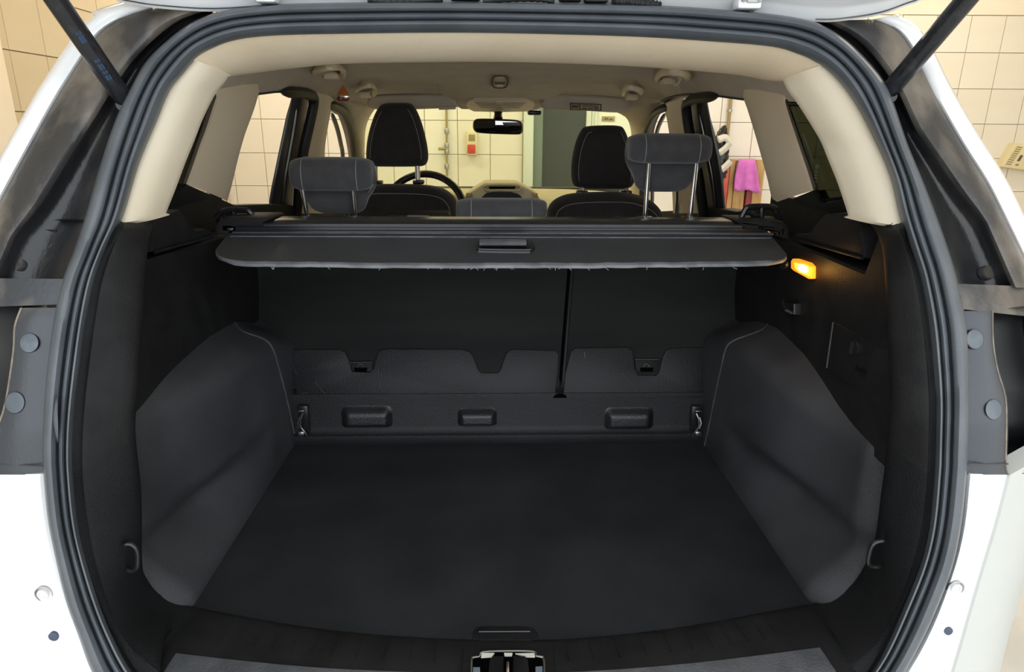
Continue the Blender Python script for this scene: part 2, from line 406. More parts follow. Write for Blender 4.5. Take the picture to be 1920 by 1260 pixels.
lump('bag_body', [bw(1359, 236), bw(1356, 243), bw(1354, 258), bw(1355, 280), bw(1353, 300), bw(1353, 320), bw(1356, 334)], [.012, .03, .05, .052, .05, .045, .02], M['bag'], t, 3, .22)
for k, (pa, pb, pc) in enumerate([((1343, 262), (1356, 258), (1364, 266)), ((1364, 268), (1356, 278), (1345, 287)), ((1366, 302), (1358, 310), (1349, 318))]):
    path = [Vector(bw(*q))+Vector((0, -.05, 0)) for q in (pa, pb, pc)]
    path = [Vector(q) for q in cr([tuple(q) for q in path], 5)]
    finish('cloth_band', tube(path, .030, 10, flat=.8), M['bagw'], t)
def board(x0, x1, ytop, mt, lab, d0, d1, name='leaning_board', cat='board', group=None):
    a = onwall(x0, ytop, d1); b = onwall(x1, ytop, d1)
    ua = a.x/math.cos(WA); ub = b.x/math.cos(WA)
    bm = bmesh.new(); wall_uz(min(ua, ub), max(ua, ub), .004, (a.z+b.z)/2, d0, d1, bm, .006)
    return tag(finish(name, bm, mt), lab, cat, group)
board(1343, 1358, 334, M['blueb'], 'narrow bright blue board standing under the black bag', .03, .08, group='boards leaning on the far wall')
board(1362, 1371, 299, M['redb'], 'tall red painted board left of the magenta cloth', .04, .09, group='boards leaning on the far wall')
board(1371.5, 1381, 299, M['wood'], 'narrow worn wooden board directly beside the red board', .04, .085, group='boards leaning on the far wall')
board(1381.5, 1403.5, 301, M['wood'], 'wide worn wooden board hidden under the magenta cloth', .04, .075, group='boards leaning on the far wall')
board(1404, 1414.5, 330, M['dred'], 'dark red square post under the hem of the magenta cloth', .04, .09, 'leaning_post', 'post', group='boards leaning on the far wall')
board(1418, 1437, 300, M['wood'], 'worn wooden board nearest the beige pillar, right of the dark red post', .04, .085, group='boards leaning on the far wall')
# magenta cloth: draped sheet with folds
top = [(1386, 299), (1400, 298), (1413, 299.5), (1422, 303)]
bot = [(1377, 354), (1395, 352), (1407, 355), (1426, 361)]
rows = []
for k in range(13):
    v = k/12; row = []
    L = (1386-9*v-(3*math.sin(v*3)), 299+56*v); R = (1416+10*v, 300+61*v)
    for j in range(17):
        u = j/16; x = L[0]+(R[0]-L[0])*u; y = L[1]+(R[1]-L[1])*u+2*math.sin(u*9)*v
        d = .118+.014*math.sin(u*13+v*1.5)*(.3+v)-.02*(1-v)**6
        row.append(onwall(x, y, d))
    rows.append(row)
back = [[onwall(1386+30*j/16, 298.0, .035) for j in range(17)]]
o = finish('cleaning_cloth', loft(back+rows), M['cloth'], solid=.004, angle=80)
tag(o, 'magenta microfibre cloth draped over the wooden boards', 'cloth')
# ivory wall box at the right edge, hung tilted
pc = onwall(1935, 300, .05); R3 = WROT @ Matrix.Rotation(math.radians(-17), 3, 'Y')
# the case leans: its left grille edge runs from upper right to lower left
t = thing('wall_heater', 'tilted ivory wall unit with slotted grille on the right-hand tiles', 'heater', pc)
P0 = onwall(1905, 269, .09); P1 = onwall(1877, 313, .09); ev = (P1-P0); eu = (onwall(1950, 276, .09)-P0).normalized()*.42
nrm = Vector((-math.sin(WA), -math.cos(WA), 0))
outl = [P0, P1, P1+eu*1.0, P0+eu*1.0]
finish('case', plate(outl, -nrm*.085, .012), M['ivory'], t)
for k in range(9):
    s0 = P0+ev*(.10+.09*k); 
    bm = plate([s0+eu*.05+nrm*.002, s0+ev*.045+eu*.05+nrm*.002, s0+ev*.045+eu*.16+nrm*.002, s0+eu*.16+nrm*.002], -nrm*.004); finish('grille_slot', bm, M['ivory_d'], t, smooth=False)
s0 = P0+ev*.42+eu*.22+nrm*.003
finish('display', plate([s0, s0+ev*.25, s0+ev*.25+eu*.05, s0+eu*.05], -nrm*.004), M['print'], t, smooth=False)
s0 = P0+ev*.78+eu*.24+nrm*.003
finish('knob', plate([s0, s0+ev*.08, s0+ev*.08+eu*.06, s0+eu*.06], -nrm*.006, .002), M['ivory_d'], t)

# ================================================================== THE CAR
car = thing('car_body', 'white car seen from behind with open boot, black rubber opening seal and dusty black cladding', 'car', (0, 2.3, 0))
# ---------------- boot opening seal (measured pairs: outer edge / inner edge)
LEFT = [(950,6,950,62),(800,5,800,61),(640,6,640,63),(525,9,545,65),(444,17,480,69),(403,26,437,76),(363,41,405,87),(322,70,372,104),(277,113,343,137),(247,163,317,170),(217,227,293,227),(187,317,260,307),(163,400,230,405),(140,470,199,470),(117,530,178,530),(100,607,163,607),(88,700,150,700),(82,780,141,780),(80,840,138,840),(82,890,139,890),(90,973,147,973),(103,1040,161,1040),(123,1123,187,1123),(147,1190,215,1193),(173,1260,253,1260),(215,1330,305,1318),(300,1385,385,1362),(450,1412,500,1385)]
RIGHT = [(1430,1412,1400,1385),(1570,1385,1500,1362),(1655,1330,1585,1318),(1697,1260,1630,1260),(1723,1213,1657,1215),(1753,1150,1690,1140),(1785,1065,1722,1060),(1802,985,1740,985),(1812,890,1749,890),(1814,840,1751,840),(1817,753,1752,753),(1815,670,1746,670),(1810,600,1738,600),(1793,520,1723,520),(1776,465,1706,465),(1753,400,1686,400),(1727,333,1670,333),(1700,267,1643,267),(1677,200,1610,203),(1657,153,1578,157),(1613,100,1550,129),(1573,66,1528,115),(1529,43,1500,102),(1468,30,1447,87),(1366,20,1330,77),(1224,11,1183,68)]
ringpx = cr(LEFT+[(950,1425,950,1395)]+RIGHT, 5, closed=True)
PROF = [(-.02,-.030),(0,-.006),(.03,.006),(.10,.012),(.20,.013),(.29,.009),(.325,.001),(.335,-.010),(.36,-.010),(.375,.001),(.42,.007),(.48,.008),(.54,.003),(.555,-.009),(.58,-.009),(.595,.0),(.64,.006),(.72,.006),(.82,.0),(.92,-.008),(1.0,-.018),(1.03,-.040),(1.09,-.10)]
rows = []
for (ox, oy, ix, iy) in ringpx:
    k = max(0, min(1, (onopen(ox, oy).z-1.34)/.24)); g1 = .47-.17*k; g2 = .72-.15*k
    rw = []
    for t, h in PROF:
        q = interp(t, [(-.02, -.02), (0, 0), (.347, g1), (.567, g2), (1, 1), (1.09, 1.09)])
        rw.append(onopen(ox+(ix-ox)*q, oy+(iy-oy)*q, .012*q-h))
    rows.append(rw)
finish('weatherstrip', loft(rows, closed_u=True), M['rubber'], car, angle=60)
# pale scuff on the left seal
pp = [(116, 735, .001), (112, 765, .006), (113, 795, .006), (117, 822, .001)]
rows = []
for x, y, wd in cr(pp, 4):
    a = onopen(x, y)+Vector((0, -.0105, 0)); rows.append([a+Vector((-wd*.5, .001, 0)), a+Vector((0, -.0012, 0)), a+Vector((wd*.5, .001, 0))])
finish('seal_scuff', loft(rows), M['clad_grey'], car)
# ---------------- outer rear pillars: white edge and dusty cladding
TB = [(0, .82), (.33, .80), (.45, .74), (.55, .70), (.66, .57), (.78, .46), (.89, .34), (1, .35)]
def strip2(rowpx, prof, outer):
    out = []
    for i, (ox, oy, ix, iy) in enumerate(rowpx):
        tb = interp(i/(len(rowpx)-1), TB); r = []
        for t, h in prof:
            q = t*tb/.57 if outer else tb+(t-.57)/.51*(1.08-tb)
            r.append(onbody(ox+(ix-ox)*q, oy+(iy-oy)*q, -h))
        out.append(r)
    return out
def strip(rowpx, prof, surf, dy=0):
    """rows of measured (outer, inner) pairs; prof = (t, height towards the rear)"""
    out = []
    for ox, oy, ix, iy in rowpx:
        out.append([surf(ox+(ix-ox)*t, oy+(iy-oy)*t, dy-h) for t, h in prof])
    return out
CL_L = cr([(285,14,405,22),(233,30,363,38),(187,57,324,68),(157,97,279,111),(128,142,250,161),(100,187,220,225),(50,277,190,315),(0,370,166,400),(-33,440,150,450),(-70,523,118,526)], 4)
CL_R = cr([(1640,36,1525,40),(1672,48,1570,64),(1695,65,1610,98),(1718,100,1652,151),(1742,150,1673,198),(1765,195,1696,265),(1808,270,1723,331),(1852,340,1750,400),(1885,405,1768,450),(1950,540,1796,537)], 4)
CPROF = [(0,-.012),(.03,.0),(.08,.004),(.25,.007),(.40,.008),(.48,.006),(.53,.001),(.57,-.006)]
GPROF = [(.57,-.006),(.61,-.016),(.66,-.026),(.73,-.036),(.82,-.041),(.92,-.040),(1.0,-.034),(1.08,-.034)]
for rw, lab in ((CL_L, 'left'), (CL_R, 'right')):
    c = finish('pillar_cladding', loft(strip2(rw, CPROF, True)), M['clad'], car, angle=50)
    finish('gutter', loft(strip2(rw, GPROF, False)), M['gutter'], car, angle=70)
    # white painted edge outside it, then the body side running forward
    out = []
    for ox, oy, ix, iy in rw:
        a = onbody(ox, oy); s = -1 if ox < 960 else 1
        k = .030 if oy > 40 else .045
        out.append([a+Vector((-s*.002, .012, 0)), a+Vector((0, -.002, .0)), a+Vector((s*.008, -.006, .002)), a+Vector((s*k*.6, -.004, .006)), a+Vector((s*k, .010, .010)), a+Vector((s*(k+.012), .05, .012)), a+Vector((s*(k+.02), .12, .012))])
    finish('quarter_panel_edge', loft(out), M['white'], car, angle=60)
# clip buttons on cladding
def surf_normal(x, y, surf, dy):
    p = surf(x, y, dy); n = (surf(x+6, y, dy)-p).cross(surf(x, y+6, dy)-p).normalized()
    return n if n.y < 0 else -n
def button(x, y, r, mt, surf, dy, name, parent, h=.004, rim=None):
    p = surf(x, y, dy); n = surf_normal(x, y, surf, dy)
    o = finish(name, lathe([(r, -.004), (r, h*.6), (r*.93, h), (r*.5, h*1.05), (0, h*1.1)], p, n, 24), mt, parent)
    if rim:
        finish('rim', lathe([(r*1.0, -.003), (r*1.0, h*.4), (r*1.06, h*.5), (r*1.07, -.003)], p, n, 24), rim, o)
    return o
button(38, 498, .0105, M['clad'], onbody, .035, 'clip_button', car, .006, M['clad_grey'])
button(1848, 512, .0105, M['clad'], onbody, .035, 'clip_button', car, .006, M['clad_grey'])
# grey band under the cladding, lamp strip, lamp pocket, white corner
BAND_L = cr([(-80,521,119,523),(-85,545,113,548),(-92,572,107,566),(-94,578,106,571)], 3)
BAND_R = cr([(1955,538,1794,532),(1962,560,1801,556),(1968,590,1806,574),(1970,598,1808,580)], 3)
for rw in (BAND_L, BAND_R):
    finish('cladding_band', loft(strip(rw, [(0,-.02),(.02,-.002),(.5,.0),(1.0,0),(1.12,-.004),(1.2,-.02)], onbody, -.002)), M['clad_grey'] if rw is BAND_L else M['clad'], car)
def flatpoly(px, surf, dy, thick, mt, name, bev=.002):
    return finish(name, plate([surf(x, y, dy) for x, y in px], (0, thick, 0), bev), mt, car)
LS = [(40,579),(30,600),(27,625),(25,660),(17,715),(9,760),(-4,800),(-20,850),(-26,889),(84,889),(83,840),(85,780),(91,700),(103,607),(106,579)]
RS = [(1806,584),(1812,600),(1818,670),(1820,753),(1817,840),(1814,890),(1891,890),(1886,876),(1886,840),(1887,790),(1884,742),(1876,712),(1868,688),(1862,640),(1861,584)]
def surfrows(px_edge, px_seal, n=4): return [(a[0], a[1], b[0], b[1]) for a, b in zip(px_edge, px_seal)]
rl = cr([(40,577,108,577),(28,612,104,612),(25,660,97,660),(10,757,88,757),(-8,812,85,812),(-26,890,86,890)], 4)
rr = cr([(1861,583,1804,583),(1862,640,1812,640),(1870,692,1816,692),(1885,745,1817,745),(1887,800,1816,800),(1886,872,1813,872),(1892,890,1811,890)], 4)
SPROF = [(-.05,-.05),(-.02,-.004),(0,.0),(.03,.001),(.5,.002),(1.0,-.004),(1.1,-.01)]
for rw in (rl, rr): finish('lamp_strip', loft(strip(rw, SPROF, onbody)), M['clad_grey'], car)
for rw in (rl, rr): finish('strip_edge', tube([onbody(q[0], q[1], -.001) for q in rw], .0012, 6), M['dust'], car)
for (x, y, r, sd) in ((55,643,.0128,'l'),(28,755,.0140,'l'),(1828,636,.0135,'r'),(1863,768,.0140,'r')):
    button(x, y, r, M['plug'], onbody, -.0022, 'blanking_plug', car, .0008, M['clad_dark'])
# pockets behind the removed tail lamps
for rw, s in ((rl, -1), (rr, 1)):
    out = []
    for ox, oy, ix, iy in rw:
        a = onbody(ox, oy)
        out.append([a+Vector((s*.001, .004, 0)), a+Vector((s*.002, .05, 0)), a+Vector((s*.012, .085, 0)), a+Vector((s*.06, .10, 0)), a+Vector((s*.12, .10, 0)), a+Vector((s*.14, .05, 0))])
    cap = lambda r, dz: [Vector((p.x, r[0].y+.002, p.z+dz)) for p in r]
    out = [cap(out[0], .002)]+out+[cap(out[-1], -.002)]
    finish('lamp_pocket', loft(out), M['clad_dark'], car)
for rw, s in ((rl, -1), (rr, 1)):
    out = []
    for ox, oy, ix, iy in rw:
        a = onbody(ox, oy)
        out.append([a+Vector((s*.128, .07, 0)), a+Vector((s*.138, .045, 0)), a+Vector((s*.150, .040, 0)), a+Vector((s*.165, .06, 0)), Vector((s*.89, 1.10, a.z))])
    finish('quarter_panel_rim', loft(out), M['white'], car, solid=.004)
# lower strip lines
for px in ([(-26,868),(84,872)], [(1812,868),(1887,868)]):
    a, b = [onbody(x, y)+Vector((0, -.003, 0)) for x, y in px]
    finish('moulding_line', tube([a, b], .0012, 6), M['clad_grey'], car)
# white corners below the lamps
WL = cr([(-60,889,85,889),(-60,905,84,905),(-60,973,92,973),(-60,1040,105,1040),(-60,1123,125,1123),(-60,1190,149,1190),(-60,1260,176,1260),(-60,1330,219,1330),(-60,1400,310,1390)], 3)
WR = cr([(1889,889,1815,889),(1885,905,1814,905),(1864,985,1806,985),(1841,1060,1789,1060),(1815,1150,1757,1150),(1797,1213,1727,1213),(1783,1260,1699,1260),(1765,1330,1659,1330),(1745,1400,1570,1390)], 3)
WPROF = [(0,-.002),(.03,.0),(.5,.001),(.94,.0),(1.0,-.004),(1.1,-.012)]
for rw in (WL, WR):
    r = strip(rw, WPROF, onbody)
    r = [[p+Vector((0, .03, .0)) for p in r[0]]] + r
    finish('corner_panel', loft(r), M['white'], car)
out = []
for ox, oy, ix, iy in WR:
    a = onbody(ox, oy); out.append([a+Vector((-.001, .006, 0)), a+Vector((.003, -.002, 0)), a+Vector((.05, .018, .01)), a+Vector((.12, .05, .022)), a+Vector((.22, .16, .03)), a+Vector((.25, .35, .03))])
out = [[p+Vector((0, .03, .006)) for p in out[0]]]+out
finish('bumper_cover', loft(out), M['bumper'], car)
for ox, s in ((-60, -1),):
    out = []
    for q in WL:
        a = onbody(q[0], q[1]); out.append([a+Vector((.001, .006, 0)), a+Vector((-.003, -.002, 0)), a+Vector((-.05, .018, .01)), a+Vector((-.12, .06, .02)), a+Vector((-.16, .2, .03)), a+Vector((-.17, .4, .03))])
    finish('bumper_cover', loft(out), M['bumper'], car)
# lower quarter skins (outside, forward of the lamps)
for s in (-1, 1):
    rows = []
    for z, x in ((.35, .80), (.6, .88), (.9, .90), (1.1, .88), (1.27, .83)):
        rows.append([Vector((s*(x-.06), 1.02, z)), Vector((s*x, 1.15, z)), Vector((s*x, 1.5, z)), Vector((s*x, 2.0, z))])
    finish('quarter_panel', loft(rows), M['white'], car, solid=.01)
# bolts and holes in the white corners
for (x, y) in ((82, 1113), (1791, 1102)):
    p = onbody(x, y)
    o = finish('bolt', lathe([(.0085, -.003), (.0085, .001), (.0075, .0035), (.0055, .0035), (.005, .002), (.003, .004), (0, .004)], p, (0, -1, 0), 20), M['white_plastic'], car)
    finish('washer', lathe([(.0125, -.002), (.0125, .0012), (.0112, .0016), (.0102, -.001)], p+Vector((.0005, 0, -.001)), (0, -1, 0), 24), M['metal'], o)
for (x, y) in ((101, 1193), (1777, 1183)):
    p = onbody(x, y); finish('hole_plug', lathe([(.0068, -.003), (.0068, .0016), (.005, .0024), (0, .002)], p, (0, -1, 0), 18), mat('blue_grey_plug', (.06, .075, .12), .5), car)
# ---------------- roof, cantrails, lower shell (close the car against light)
def zc(Y): return interp(Y, [(1.26, 1.598), (1.45, 1.622), (1.7, 1.645), (2.0, 1.655), (2.2, 1.648), (2.5, 1.618), (2.8, 1.588), (3.0, 1.555)])
def ze(Y): return interp(Y, [(1.2, 1.512), (1.55, 1.526), (1.9, 1.556), (2.1, 1.573), (2.4, 1.576), (2.75, 1.548), (3.0, 1.515)])
rows = []
for i in range(12):
    Y = 1.25+(3.02-1.25)*i/11; zr = zc(max(Y, 1.3))+.055
    rows.append([Vector((x*.66, Y, zr-.07*abs(x)**3)) for x in [-1, -.85, -.5, 0, .5, .85, 1]])
finish('roof_panel', loft(rows), M['white'], car, solid=.012, soff=1)
for s in (-1, 1):
    rows = []
    for i in range(14):
        Y = 1.2+(3.0-1.2)*i/13; e = ze(Y); X = sideX(e)
        rows.append([Vector((s*(X+.005), Y, e+.001)), Vector((s*(X+.045), Y, e-.004)), Vector((s*(X+.085), Y, e+.012)), Vector((s*(X+.085), Y, e+.05)), Vector((s*.655, Y, zc(max(Y, 1.3))-.012))])
    finish('roof_rail', loft(rows), M['rubber2'], car, solid=.004)
    bm = bmesh.new(); box(bm, Vector((s*.74, 2.9, .38)), (.14, 1.8, .16), bev=.03); finish('door_sill', bm, M['white'], car)
bm = bmesh.new(); box(bm, Vector((0, 2.5, .30)), (1.5, 3.4, .06)); finish('underbody', bm, M['rubber2'], car, smooth=False)
bm = bmesh.new(); box(bm, Vector((0, 3.95, .72)), (1.5, .08, .85)); finish('bulkhead', bm, M['rubber2'], car, smooth=False)
rows = []
for Y, z in ((3.85, 1.12), (4.1, 1.10), (4.6, 1.03), (4.95, .92), (5.05, .7), (5.06, .4)):
    rows.append([Vector((x*(.84 if Y < 4.9 else .72), Y, z-.09*abs(x)**2.5)) for x in [-1, -.8, -.4, 0, .4, .8, 1]])
finish('bonnet', loft(rows), M['white'], car, solid=.012)
for s in (-1, 1):
    rows = [[Vector((s*.84, Y, zt-.09)), Vector((s*.86, Y, .75)), Vector((s*.82, Y, .35))] for Y, zt in ((3.75, 1.12), (4.3, 1.07), (4.95, .92))]
    finish('wing', loft(rows), M['white'], car, solid=.012)
for (wx, wy) in ((-.75, 1.55), (.75, 1.55), (-.75, 4.2), (.75, 4.2)):
    o = finish('wheel', lathe([(.10, -.11), (.30, -.11), (.345, -.07), (.35, 0), (.345, .07), (.30, .11), (.10, .11)], (wx, wy, .352), (1, 0, 0), 28), M['rubber2'], car)
    finish('hub', lathe([(.21, -.115), (.21, .115)], (wx, wy, .352), (1, 0, 0), 24), M['metal'], o)
# ---------------- beige pillar trims beside the boot
DL = [(365,111,428,143),(345,135,421,155),(317,170,403,178),(293,227,381,222),(276,267,364,265),(260,307,347,307),(243,360,328,358),(227,418,311,400)]
DR = [(1543,121,1468,150),(1573,150,1477,170),(1607,197,1497,197),(1633,253,1524,240),(1650,285,1540,268),(1663,310,1553,300),(1677,355,1571,345),(1690,424,1591,405)]
for rw in (DL, DR):
    rows = []
    for ox, oy, ix, iy in cr(rw, 4):
        a = onopen(ox, oy, .036); b = onopen(ix, iy, .125); s = -1 if ox < 960 else 1
        mid = a+(b-a)*.5
        n = Vector((-s*.5, -1, 0)).normalized()
        r = [a+Vector((s*.02, .01, 0))]
        for t in (0, .1, .25, .4, .5, .6, .75, .9, 1): r.append(a+(b-a)*t+n*(.014*math.sin(math.pi*t)-(.004 if t == 0 else 0)))
        r += [b+Vector((s*.006, .012, 0)), b+Vector((s*.02, .02, 0))]
        rows.append(r)
    lo = rows[-1]; rows.append([p+Vector((0, .012, -.004)) for p in lo])
    up = rows[0]; rows.insert(0, [p+Vector((0, .014, .002)) for p in up])
    finish('pillar_trim', loft(rows), M['beige'], car, angle=50)
# ---------------- side glass, C pillars, belt panels, door openings
def spoly(px, off, thick, mt, name, bev=.0, parent=car):
    pts = [S(x, y, off) for x, y in px]; s = -1 if px[0][0] < 930 else 1
    return finish(name, plate(pts, (s*thick, 0, s*0), bev), mt, parent)
QL = [(404,178),(352,347),(346,360),(338,366),(322,368),(285,366),(330,250),(372,178)]
QR = [(1471,188),(1525,357),(1531,369),(1541,377),(1556,376),(1600,366),(1570,280),(1505,188)]
for q, fr in ((QL, [(410,176),(353,347),(341,351),(398,176)]), (QR, [(1464,186),(1521,357),(1533,356),(1474,186)])):
    g = spoly(q, .010, .004, M['qglass'], 'quarter_window')
    spoly(fr, .006, .003, M['frit'], 'glass_border', parent=car)
s0 = spoly([(349,345),(336,364),(318,366),(318,373),(343,371),(356,350)], .005, .004, M['frit'], 'glass_border')
s0 = spoly([(1521,352),(1531,373),(1541,380),(1582,374),(1582,368),(1542,373),(1535,368),(1528,352)], .005, .004, M['frit'], 'glass_border')
# small etched maker mark on the right quarter glass
for k in range(6):
    a = S(1527+2.2*k*.3, 352-6*k, .008); 
    bm = bmesh.new(); box(bm, a, (.001, .007, .0025)); finish('etched_mark', bm, M['etch'], car, smooth=False)
a = S(1533, 312, .008); finish('etched_mark', lathe([(.005, -.001), (.005, .001), (.0042, .001), (.0042, -.001)], a, (-1, 0, .2), 14), M['etch'], car)
CLt = [(410,181,502,169),(404,200,491,207),(392,238,474,253),(380,270,461,300),(367,308,449,352),(353,347,440,384)]
CRt = [(1468,191,1377,180),(1474,212,1386,204),(1486,250,1399,246),(1498,286,1412,292),(1510,322,1425,342),(1521,358,1434,388)]
for rw in (CLt, CRt):
    rows = []
    for ox, oy, ix, iy in cr(rw, 3):
        s = -1 if ox < 930 else 1
        a = S(ox, oy); b = S(ix, iy)
        r = [a+Vector((s*.005, 0, 0))]
        for t in (0, .15, .4, .62, .75): r.append(a+(b-a)*t+Vector((-s*.006*math.sin(math.pi*t), 0, 0)))
        r += [a+(b-a)*.88+Vector((s*.008, 0, 0)), a+(b-a)*.96+Vector((s*.022, 0, 0)), b+Vector((s*.03, 0, 0)), b+Vector((s*.07, .0, 0))]
        rows.append(r)
    rows.insert(0, [p+Vector((0, 0, .03)) for p in rows[0]])
    finish('rear_pillar_trim', loft(rows), M['beige_d'], car, angle=60)
# black belt panels under the quarter windows
for px in ([(352,345),(441,384),(441,397),(396,394),(345,401),(300,408),(280,420),(285,395),(325,366)], [(1434,387),(1449,386),(1521,357),(1531,375),(1541,381),(1585,372),(1600,400),(1570,415),(1530,410),(1480,425),(1440,418),(1432,400)]):
    spoly(px, -.004, .03, M['black'], 'belt_panel', .004)
# rear door aperture lower trim
for px in ([(439,384),(512,382),(540,384),(575,388),(640,392),(690,400),(690,440),(430,440),(436,395)], [(1190,402),(1240,396),(1310,392),(1340,390),(1380,396),(1436,386),(1446,420),(1440,445),(1190,445)]):
    spoly(px, .01, .06, M['dash'] if False else M['black'], 'door_card', .006)
# B-pillar jambs and door seals
for px in ([(524,168),(551,172),(541,220),(531,267),(521,315),(512,360),(506,410),(545,410),(553,340),(562,280),(573,220),(580,185),(572,168),(548,164)], [(1300,181),(1320,176),(1340,176),(1323,186),(1335,249),(1345,294),(1352,345),(1357,405),(1322,405),(1312,330),(1303,260),(1295,215),(1290,190)]):
    spoly(px, .030, .004, M['jamb'], 'door_jamb', .001)
def seal(px, r, off, mt=M['rubber2'], name='door_seal', flat=.8):
    pts = [S(x, y, off) for x, y in cr(px, 4)]
    return finish(name, tube(pts, lambda t: r*min(1, .25+t*9), 10, flat=flat), mt, car)
seal([(528,172),(550,173),(572,175),(586,181),(588,195),(580,235),(570,280),(563,330),(556,410)], .0175, .004)
seal([(1345,181),(1325,182),(1303,185),(1289,193),(1287,208),(1293,250),(1303,300),(1312,345),(1320,410)], .0175, .004)
seal([(556,205),(549,250),(540,300),(533,340),(528,400)], .0035, .026, M['metal'], 'jamb_strip')
seal([(1312,215),(1322,260),(1331,305),(1338,345),(1343,400)], .0035, .026, M['metal'], 'jamb_strip')
seal([(521,170),(551,174),(541,220),(531,267),(521,315),(511,365),(508,395)], .008, .05)
seal([(1345,180),(1319,184),(1335,249),(1345,294),(1352,345),(1356,395)], .008, .05)
# B-pillar trims
BL = [(592,172,626,186),(596,190,624,200),(590,215,619,217),(583,245,613,250),(576,280,609,283),(570,320,610,320),(562,400,606,400)]
BR = [(1280,186,1243,197),(1277,200,1247,210),(1281,220,1250,222),(1285,240,1253,240),(1288,255,1255,255),(1294,300,1258,300),(1308,400,1262,400)]
for rw in (BL, BR):
    rows = []
    for ox, oy, ix, iy in cr(rw, 3):
        s = -1 if ox < 930 else 1; a = S(ox, oy, .006); b = S(ix, iy, .006)
        rows.append([a+Vector((s*.03, 0, 0)), a, a+(b-a)*.3+Vector((-s*.008, 0, 0)), a+(b-a)*.45+Vector((-s*.014, 0, 0)), a+(b-a)*.6+Vector((-s*.012, 0, 0)), a+(b-a)*.85+Vector((-s*.004, 0, 0)), b, b+Vector((s*.05, .0, 0))])
    finish('centre_pillar_trim', loft(rows), M['beige_d'], car, angle=25)
# front door seals and frames
seal([(612,196),(628,200),(643,209),(654,231),(661,258),(665,296),(668,340),(668,400)], .0175, .004)
seal([(1256,199),(1243,203),(1229,212),(1220,227),(1214,243),(1210,262),(1206,300),(1204,400)], .0175, .004)
seal([(622,212),(632,240),(639,270),(643,298),(646,400)], .010, .05, M['clad_grey'], 'door_frame')
seal([(1247,213),(1238,230),(1231,252),(1226,300),(1222,400)], .010, .05, M['clad_grey'], 'door_frame')
# A pillars
AL = [(636,190,704,203),(650,212,693,220),(660,240,686,240),(666,268,684,265),(670,300,684,300),(673,345,688,345),(674,400,692,400)]
AR = [(1238,192,1148,207),(1224,205,1172,219),(1214,225,1181,235),(1208,248,1184,258),(1204,280,1184,282),(1201,330,1182,330),(1200,400,1178,400)]
for rw in (AL, AR):
    rows = []
    for ox, oy, ix, iy in cr(rw, 3):
        s = -1 if ox < 930 else 1; a = S(ox, oy, .004); b = at(ix, iy, Y=3.06+max(0, (iy-205))*.0028)
        rows.append([a+Vector((s*.04, 0, 0)), a, a+(b-a)*.35+Vector((-s*.010, -.02, 0)), a+(b-a)*.7+Vector((-s*.006, -.02, 0)), b, b+Vector((s*.015, .05, 0))])
    rows.insert(0, [p+Vector((0, 0, .04)) for p in rows[0]])
    finish('front_pillar_trim', loft(rows), M['headliner'], car, angle=60)
# windscreen
rows = []
for i in range(7):
    v = i/6; z = 1.60-.52*v; Y = 3.03+.80*v; hw = .64+.10*v
    rows.append([Vector((x*hw, Y+.06*(1-x*x), z)) for x in [-1, -.7, -.35, 0, .35, .7, 1]])
finish('windscreen', loft(rows), M['windscreen'], car)
bm = bmesh.new(); box(bm, Vector((.01, 2.99, 1.60)), (1.22, .03, .075), bev=.01); finish('windscreen_header', bm, M['headliner'], car)
# black sensor cover beside the mirror foot
bm = bmesh.new(); box(bm, at(1002, 211, Y=3.02), (.06, .04, .022), bev=.008); finish('sensor_cover', bm, M['blackg'], car)
# ---------------- rear header trim and headliner
hl = thing('headliner', 'beige fabric headliner with overhead console, sun visors and grab handles', 'headliner', (0, 2.1, 1.56))
HD = [(362,112,426,145),(400,90,450,141),(437,76,500,134),(500,67,560,127),(600,62,640,120),(750,60,770,117),(950,61,940,116),(1183,67,1140,122),(1330,76,1280,131),(1447,86,1385,141),(1505,102,1440,151),(1544,121,1469,151)]
rows = []
for ox, oy, ix, iy in cr(HD, 4):
    a = onopen(ox, oy, .036); b = at(ix, iy, Y=1.285)
    if ix < 520: b = at(ix, iy, Y=1.285-.05*(520-ix)/94)
    if ix > 1380: b = at(ix, iy, Y=1.285-.05*(ix-1380)/89)
    r = [a+Vector((0, .02, .03))]
    for t in (0, .06, .18, .35, .55, .75, .92, 1): r.append(a+(b-a)*t+Vector((0, -.4, -1)).normalized()*(.012*math.sin(math.pi*t)**.8))
    r += [b+Vector((0, .010, .004)), b+Vector((0, .03, .05))]
    rows.append(r)
finish('rear_header_trim', loft(rows), M['header'], hl, angle=60)
rows = []
NY = 26
for i in range(NY+1):
    Y = 1.27+(2.90-1.27)*i/NY; c_, e_ = zc(Y), ze(Y); wX = sideX(e_)+.012
    r = []
    for j in range(41):
        u = -1+2*j/40; u = math.copysign(1-(1-abs(u))**1.6, u); z = c_-(c_-e_)*abs(u)**9
        # shallow recesses over the folded sun visors
        for cx in (-.33, .36):
            X = u*wX
            if Y > 2.45:
                k = max(0, 1-((X-cx)/.24)**4)*min(1, (Y-2.45)/.12); z += .012*k
        r.append(Vector((u*wX, Y, z)))
    rows.append(r)
finish('roof_lining', loft(rows), M['headliner'], hl, angle=80)
